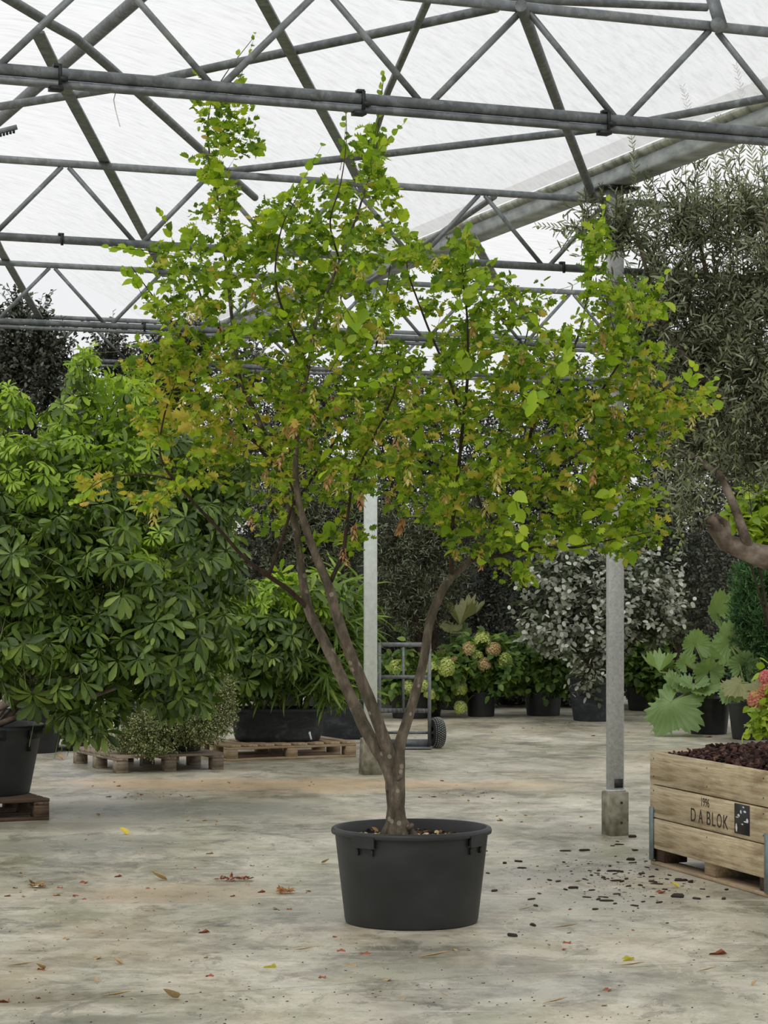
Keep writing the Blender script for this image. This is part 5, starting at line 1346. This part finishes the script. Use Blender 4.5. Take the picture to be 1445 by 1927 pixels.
# local x runs along the visible long side, local y points away from the camera side
bh = [(.640 - .185, .640), (.640 - .185 - .187, .640 - .188), (.640 - .185 - .187 - .175, .640 - .188 - .187)]
for z0, z1 in bh:
    for yy in (.011, CW_ - .011):
        o = MB().bevbox((0, 0, 0), (CL, .022, z1 - z0 - .003), .003).build('side_board', M['crate'], crate); o.location = (CL / 2, yy, (z0 + z1) / 2)
    for xx in (.011, CL - .011):
        o = MB().bevbox((0, 0, 0), (CW_ - .05, .022, z1 - z0 - .003), .003).build('end_board', M['crate'], crate); o.location = (xx, CW_ / 2, (z0 + z1) / 2); o.rotation_euler = (0, 0, PI / 2)
o = MB().box((CL / 2, CW_ / 2, .125), (CL - .05, CW_ - .05, .02)).build('crate_floor', M['pallet_dark'], crate)
for i, xx in enumerate((.0, .5, 1.0)):
    for yy in (0, .5, 1):
        o = MB().bevbox((0, 0, 0), (.13, .14, .09), .004).build('block', M['pallet' if i == 1 else 'pallet_dark'], crate); o.location = (.085 + xx * (CL - .17), .09 + yy * (CW_ - .18), .067)
for yy in (0, .5, 1):
    o = MB().bevbox((0, 0, 0), (CL + .01, .11, .02), .003).build('skid_board', M['pallet'], crate); o.location = (CL / 2, .06 + yy * (CW_ - .12), .011)
for xx in (-.001, CL + .001):
    for yy in (-.001, CW_ + .001):
        sx = 1 if xx < .5 else -1; sy = 1 if yy < .5 else -1
        mb = MB(); mb.box((xx + sx * .026, yy - sy * .002, .175), (.056, .004, .30)); mb.box((xx - sx * .002, yy + sy * .022, .175), (.004, .05, .30))
        o = mb.build('corner_iron', M['crate_metal'], crate)
def text_part(body, size, x, z, sx, parent, mat, name='stencil', thick=.0006):
    cu = bpy.data.curves.new('lettering', 'FONT'); cu.body = body; cu.size = size; cu.extrude = thick; cu.space_character = 1.05
    to = bpy.data.objects.new('lettering', cu); C.objects.link(to)
    bpy.context.view_layer.update()
    me = bpy.data.meshes.new_from_object(to.evaluated_get(bpy.context.evaluated_depsgraph_get()))
    bpy.data.objects.remove(to); bpy.data.curves.remove(cu)
    me.materials.clear(); me.materials.append(mat)
    o = bpy.data.objects.new(name, me); C.objects.link(o); o.parent = parent
    o.location = (x, -.0008, z); o.rotation_euler = (PI / 2, 0, 0); o.scale = (sx, 1, 1)
    o['label'] = 'black stencilled lettering'
    return o
def crx(px):   # local x on the long side seen at photograph column px
    t = (px - XC) / F; return (t * K0.y - K0.x) / (dK.x - t * dK.y)
for ch, pa, pb in (('D', 1299, 1308), ('A', 1314.5, 1322.5), ('B', 1329, 1336), ('L', 1339, 1345), ('O', 1348.5, 1357.5), ('K', 1360, 1369)):
    xa, xb = crx(pa), crx(pb)
    t1 = text_part(ch, .105, xa, .298, 1, crate, M['ink'], 'stencil_letter'); bpy.context.view_layer.update()
    t1.scale = ((xb - xa) / t1.dimensions.x, 1, 1)
x2 = crx(1318.5); t2 = text_part('1996', .066, x2, .392, 1, crate, M['ink'], 'stencil_number'); bpy.context.view_layer.update(); t2.scale = ((crx(1333) - x2) / t2.dimensions.x, 1, 1)
xa, xb = crx(1383), crx(1411)
MB().box(((xa + xb) / 2, -.0025, .368), (xb - xa, .003, .155)).build('black_label', M['label_black'], crate)
mb = MB()
for u, w, a, b in ((.15, .2, .012, .030), (.30, .62, .016, .010), (.45, .75, .010, .014), (.72, .78, .018, .008), (.88, .5, .014, .016), (.55, .35, .012, .005), (.62, .92, .012, .006), (.2, .55, .02, .004), (.75, .45, .02, .005)):
    x = xa + (xb - xa) * u; z = .29 + .155 * w; n = len(mb.v)
    for q in range(6):
        an = q * PI / 3; mb.v.append((x + a * math.cos(an + .3) * (1 + .3 * math.sin(q * 2.3)) , -.0048, z + b * math.sin(an) * .8))
    mb.poly([n + q for q in range(6)])
mb.build('torn_print', M['white_scrap'], crate)
mb = MB()
for x, z in ((.05, .60), (.05, .50), (.05, .42), (.05, .30), (.75, .60), (.75, .50), (.75, .42), (.75, .31), (.75, .23), (1.42, .60), (1.42, .50), (1.42, .42), (1.42, .31), (.05, .2)):
    mb.lathe([(.0005, -.0012), (.0045, -.001), (.005, .002)], (x, 0, z), 8, axis='y')
mb.build('nail_head', M['black_clip'], crate)
# mulch heap (uncountable)
mt_ = crate.matrix_basis if False else Matrix.Translation(K0) @ Matrix.Rotation(math.atan2(dK.y, dK.x), 4, 'Z')
def heap_z(u, w):
    e = min(u, 1 - u, w, 1 - w)
    return .60 + .20 * min(1, e * 4.5) ** .6 * (.35 + .65 * u) * (.6 + .4 * w) + .02 * noise.noise(Vector((u * 7, w * 7, 1)))
g_ = 26; mb = MB()
for i in range(g_ + 1):
    for j in range(g_ + 1):
        u, w = i / g_, j / g_; q = mt_ @ Vector((.024 + u * (CL - .048), .024 + w * (CW_ - .048), heap_z(u, w) - .01)); mb.v.append(tuple(q))
for i in range(g_):
    for j in range(g_):
        a = i * (g_ + 1) + j; mb.poly([a, a + 1, a + g_ + 2, a + g_ + 1])
c0 = mt_ @ Vector((CL / 2, CW_ / 2, .6))
MU = thing('bark_mulch', c0, 'heap of dark reddish brown bark mulch filling the wooden crate', 'mulch'); MU['kind'] = 'stuff'
mb.build('heap', M['soil'], MU, True, smooth=True)['kind'] = 'stuff'
n = 5200
U = RNG.random(n); Wd = RNG.random(n)
P = np.array([list(mt_ @ Vector((.04 + u * (CL - .08), .04 + w * (CW_ - .08), heap_z(u, w) + random.uniform(-.008, .014)))) for u, w in zip(U, Wd)])
D = RNG.normal(size=(n, 3)); D[:, 2] *= .4
CHIP = ([(-.5, -.5, -.12), (.45, -.55, -.1), (.55, .45, -.12), (-.4, .55, -.1), (-.45, -.4, .1), (.4, -.45, .14), (.45, .4, .1), (-.35, .5, .13)],
        [0, 3, 2, 1, 4, 5, 6, 7, 0, 1, 5, 4, 1, 2, 6, 5, 2, 3, 7, 6, 3, 0, 4, 7], [4] * 6)
sz = .012 + .03 * RNG.random(n) ** 2
v, l, t = batch(CHIP, P, D, RNG.normal(size=(n, 3)) * .6 + [0, 0, 1], np.stack([sz * .8, sz * 1.7, sz], 1))
mesh_obj('chips', v, l, t, M['mulch'], MU)['kind'] = 'stuff'

# ------------------------------------------------------------------ loose bark chips and leaves on the floor
def litter_proto(name, tmpl, mat):
    v, l, t = batch(tmpl, np.zeros((1, 3)), np.array([[0, 1., 0]]), np.array([[0, 0, 1.]]), np.ones(1))
    o = mesh_obj(name, v, l, t, M[mat], None, False); me = o.data; bpy.data.objects.remove(o); return me
def chipmesh(seed):
    rnd = random.Random(seed); mb = MB(); n = 7
    ring = [(math.cos(2 * PI * k / n) * .5 * rnd.uniform(.6, 1.1), math.sin(2 * PI * k / n) * 1.0 * rnd.uniform(.7, 1.1)) for k in range(n)]
    for z, q in ((0, .85), (.18, 1.0), (.36, .75)):
        for x, y in ring: mb.v.append((x * q, y * q, z + (rnd.uniform(-.05, .05) if z else 0)))
    for j in range(2):
        for k in range(n): mb.poly([j * n + k, j * n + (k + 1) % n, j * n + n + (k + 1) % n, j * n + n + k])
    mb.poly([2 * n + k for k in range(n)]); mb.poly([k for k in reversed(range(n))])
    o = mb.build('bark_chip', M['chip']); me = o.data; bpy.data.objects.remove(o); return me
CH_ = [chipmesh(i) for i in range(6)]
CURL = leaf_tmpl([(.25, .1), (.36, .35), (.30, .65), (.14, .9)], .75, -1.1, .0, (.3, .6, .8))
CURL2 = leaf_tmpl([(.20, .1), (.30, .3), (.36, .6), (.12, .92)], .4, .9, .05, (.4, .7))
STK = leaf_tmpl([(.03, .2), (.035, .8)], 1.0, -.25)
def put(me, name, p, s, rz, label, cat, group=None, tilt=0.0):
    o = bpy.data.objects.new(name, me); C.objects.link(o)
    o.location = (p[0], p[1], p[2] if len(p) > 2 else .001); o.scale = s if hasattr(s, '__len__') else (s, s, s)
    o.rotation_euler = (tilt, random.uniform(-.08, .08) if tilt else 0, rz)
    return tag(o, label, cat, group)
CHL = ['dark bark chip on the bare concrete between the big black pot and the chip patch', 'dark bark chip just in front of the concrete footing of the shaded post', 'dark bark chip in the thick of the patch left of the crate', 'dark bark chip along the near edge of the chip patch']
CL1 = 'dark bark chip lying loose on the concrete near the wooden crate'
NAMED = [(1190, 1576, .034, 'lone chunky bark chip at the foot of the shaded post'), (1277, 1689, .040, 'long flat bark flake below the crate, right of the reddish chip'), (1188, 1619, .030, 'thick dark bark chip between the shaded post and the crate corner')]
for x, y, s, lb in NAMED: put(random.choice(CH_), 'bark_chip', G(x, y), (s, s, s * 1.3), random.uniform(1.0, 2.0), lb, 'bark chip')
CHP = [(912, 1602), (1064, 1602), (1100, 1601), (1162, 1584), (1165, 1590), (1195, 1601), (950, 1625), (982, 1634), (975, 1622), (995, 1655), (1075, 1640), (1099, 1655), (1152, 1640), (1135, 1652), (1160, 1658), (1165, 1641), (1205, 1667), (1238, 1664), (1228, 1660), (1255, 1655), (1283, 1658), (1300, 1660), (930, 1677), (1050, 1659), (1078, 1672), (1015, 1682), (1008, 1705), (1105, 1689), (1126, 1693), (1141, 1696), (1160, 1683), (1157, 1701), (1240, 1699), (1310, 1692), (1362, 1692), (1367, 1675), (965, 1762), (1003, 1742), (1000, 1693), (1120, 1712), (918, 1644)]
k = 0
while k < 115:
    x = random.gauss(1190, 75); y = random.gauss(1650, 28)
    gx = G(x, y) if y > 1500 else None
    if gx is None or x > 1440: continue
    q = mt_.inverted() @ gx
    if -.06 < q.x < CL + .1 and -.06 < q.y < CW_ + .1: continue
    if y < 1590 and abs(x - 1157) < 45: continue
    CHP.append((x, y)); k += 1
for i, (x, y) in enumerate(CHP):
    s = random.uniform(.018, .034) if i < 41 else random.choice((.006, .008, .010, .013, .018, .022))
    put(random.choice(CH_), 'bark_chip', G(x, y), (s, s * random.uniform(.8, 1.5), s * random.uniform(.5, 1.1)), random.uniform(0, 3.1), CHL[0 if x < 1080 else 1 if y < 1625 else 2 if y < 1668 else 3], 'bark chip', 'loose bark chips by the crate')
me_c = litter_proto('fallen_leaf', CURL, 'dry_leaf'); me_c2 = litter_proto('fallen_leaf', CURL2, 'dry_leaf')
me_y = litter_proto('fallen_leaf', CURL, 'yellow_leaf'); me_r = litter_proto('fallen_leaf', CURL2, 'red_leaf'); me_s = litter_proto('dry_stalk', STK, 'dry_leaf'); me_g = litter_proto('fallen_leaf', CURL2, 'horn_yellow')
NL = [(240, 1572, me_y, .075, 'curled bright yellow leaf on the dark wet patch at left'), (395, 1755, me_r, .075, 'upright russet leaf fragment left of the big pot'), (335, 1880, me_c, .085, 'pale cream curled leaf near the bottom, left of centre'), (15, 1887, me_r, .07, 'orange-brown leaf at the bottom left corner'), (520, 1821, me_g, .075, 'half green, half orange leaf lying in the left foreground'),
      (1194, 1806, me_g, .09, 'olive green leaf flat on the floor in the right foreground'), (1368, 1796, me_r, .11, 'orange-brown leaf near the right edge, below the crate'), (315, 1657, me_c, .09, 'long tan curled leaf left of the red seed strand'), (1277, 1671, me_y, .045, 'small yellow leaf among the bark chips'), (1252, 1680, me_r, .08, 'reddish brown flat piece among the bark chips by the crate'), (230, 1650, me_r, .06, 'dark red curled leaf at left, level with the tan leaf'), (165, 1661, me_r, .07, 'brown crumpled leaf between the left edge and the dark red leaf'), (1150, 1863, me_r, .05, 'orange leaf crumb near the bottom right'), (120, 1430, me_c, .08, 'pale leaf beside the grey pallet'), (1340, 1388, me_r, .10, 'orange-brown leaf between the two rhubarb pots and the crate')]
for x, y, me, s, lb in NL: put(me, 'fallen_leaf', G(x, y) + Vector((0, 0, .004)), s, random.uniform(-1, 1) + PI / 2, lb, 'leaf')
for x, y, s, a, lb in [(785, 1803, .15, 1.4, 'long pale dry stalk in front of the big pot'), (185, 1877, .13, 1.5, 'grey dry stalk at the lower left'), (12, 1819, .12, 1.7, 'tan strip of bark at the left edge'), (1310, 1830, .10, 1.2, 'short dry stalk in the lower right'), (1040, 1747, .12, 1.6, 'pale stalk lying across the swipe mark right of the pot'), (1165, 1818, .11, 1.8, 'pale stalk with an orange scrap in the right foreground'), (975, 1714, .08, 1.1, 'short pale stalk just right of the pot base'), (1020, 1890, .11, 1.2, 'pale straw lying near the bottom edge'), (550, 1790, .10, 1.5, 'dry stalk with a brown scrap left of the pot swipe mark')]:
    put(me_s, 'dry_stalk', G(x, y) + Vector((0, 0, .004)), (s * 1.6, s, s * 1.2), -a, lb, 'stalk')
# seed strands
for x, y, w, lb, nm2 in [(440, 1658, .17, 'long russet strand of dry seeds lying left of the big pot', 'red_leaf'), (535, 1681, .06, 'small heap of orange-tan dry bracts left of the big pot', 'catkin'), (70, 1670, .06, 'small tan bract cluster at the left edge', 'dry_leaf')]:
    p = G(x, y); n = 46; P = np.stack([p.x + RNG.uniform(-.5, .5, n) * w, p.y + RNG.normal(size=n) * .018, .006 + RNG.random(n) * .012], 1)
    D = RNG.normal(size=(n, 3)); D[:, 2] = np.abs(D[:, 2]) * .4
    v, l, t = batch(KEY, P, D, RNG.normal(size=(n, 3)) * .5 + [0, 0, 1], .022 + RNG.random(n) * .018); v[:, 2] = np.maximum(v[:, 2], .001)
    o = mesh_obj('seed_strand', v, l, t, M[nm2], None, True, p); tag(o, lb, 'seed strand', None)
LF = [(35, 1643), (40, 1688), (20, 1687), (100, 1686), (352, 1664), (245, 1701), (500, 1679), (443, 1687), (130, 1767), (80, 1824), (85, 1824), (190, 1803), (545, 1711), (665, 1816), (637, 1789), (685, 1794), (125, 1879), (402, 1607), (475, 1630), (513, 1712), (285, 1715), (110, 1734), (215, 1717), (30, 1672), (1070, 1774), (735, 1844), (845, 1876), (575, 1678), (605, 1625), (820, 1500), (850, 1525), (930, 1503), (895, 1500), (985, 1535), (915, 1533), (945, 1545), (867, 1497), (828, 1470), (760, 1468), (880, 1455), (600, 1465), (645, 1497), (375, 1540), (380, 1545), (186, 1536), (210, 1500), (1120, 1385)]
def free(x, y):
    if y > 1520 and abs(x - 775) < 160 and y < 1760: return False
    if 1210 < x and 1370 < y < 1720: return False
    if 1120 < x < 1195 and 1480 < y < 1580: return False
    if x < 110 and y < 1560: return False
    if y < 1470 and x < 690: return False
    if 660 < x < 725 and y < 1470: return False
    if 690 < x < 850 and y < 1420: return False
    if x > 1280 and y < 1400: return False
    return y > 1355
for x0, y0, sx, sy, nn in [(300, 1498, 50, 4, 22), (370, 1538, 25, 6, 8), (860, 1500, 60, 14, 20), (960, 1530, 40, 14, 12), (100, 1680, 120, 20, 10), (1000, 1365, 70, 8, 16), (1100, 1370, 40, 6, 8), (1150, 1540, 60, 12, 10), (900, 1430, 140, 30, 12), (430, 1480, 150, 8, 12), (700, 1800, 450, 70, 24), (1200, 1760, 150, 40, 12), (400, 1620, 200, 40, 14)]:
    for _i in range(nn):
        x = random.gauss(x0, sx); y = random.gauss(y0, sy)
        if free(x, y) and -5 < x < 1450: LF.append((x, y))
LFL = ['small dry leaf scrap on the left part of the foreground floor', 'small dry leaf scrap on the foreground floor around the big black pot', 'small dry leaf scrap on the right part of the foreground floor',
       'small dry leaf scrap on the floor between the two pallets and the dark wet patch', 'small dry leaf scrap on the floor behind the big black pot', 'small dry leaf scrap on the floor around and behind the shaded post']
for i, (x, y) in enumerate(LF[:240]):
    if not free(x, y): continue
    s = random.uniform(.035, .065) if i < 47 else random.choice((.015, .02, .03, .03, .045))
    near = y > 1560
    put(random.choice((me_c, me_c2, me_c2, me_r, me_s) if i % 3 else (me_c2, me_r)), 'fallen_leaf', G(x, y) + Vector((0, 0, .003)), s, random.uniform(0, 6),
        LFL[(0 if x < 480 else 1 if x < 930 else 2) + (0 if near else 3)], 'leaf', 'leaf scraps in the foreground' if near else 'leaf scraps further back')
# tiny grit nobody could count
n = 1500; y = 1560 + 370 * RNG.random(n); x = 1500 * RNG.random(n) - 20
y[:500] = RNG.normal(1650, 30, 500); x[:500] = RNG.normal(1180, 95, 500)
ok = (y > 1400) & ~((np.abs(x - 775) < 155) & (y < 1755))
P = np.array([list(G(a, b)) for a, b in zip(x[ok], y[ok])])
inv = mt_.inverted(); keep = np.array([not (-.05 < (inv @ Vector(q)).x < CL + .05 and -.05 < (inv @ Vector(q)).y < CW_ + .05) for q in P]); P = P[keep]; P[:, 2] = .0015
n = len(P); s = .002 + .005 * RNG.random(n) ** 2
D = RNG.normal(size=(n, 3)); D[:, 2] = 0
v, l, t = batch(CHIP, P, D, np.tile([0, 0, 1.], (n, 1)), np.stack([s, s * 1.6, s * .8], 1))
v[:, 2] = np.maximum(v[:, 2], .0003)
o = mesh_obj('floor_grit', v, l, t, M['mulch'], None, True, (0, 10, 0)); tag(o, 'tiny dark crumbs scattered over the concrete floor', 'grit', None, 'stuff')
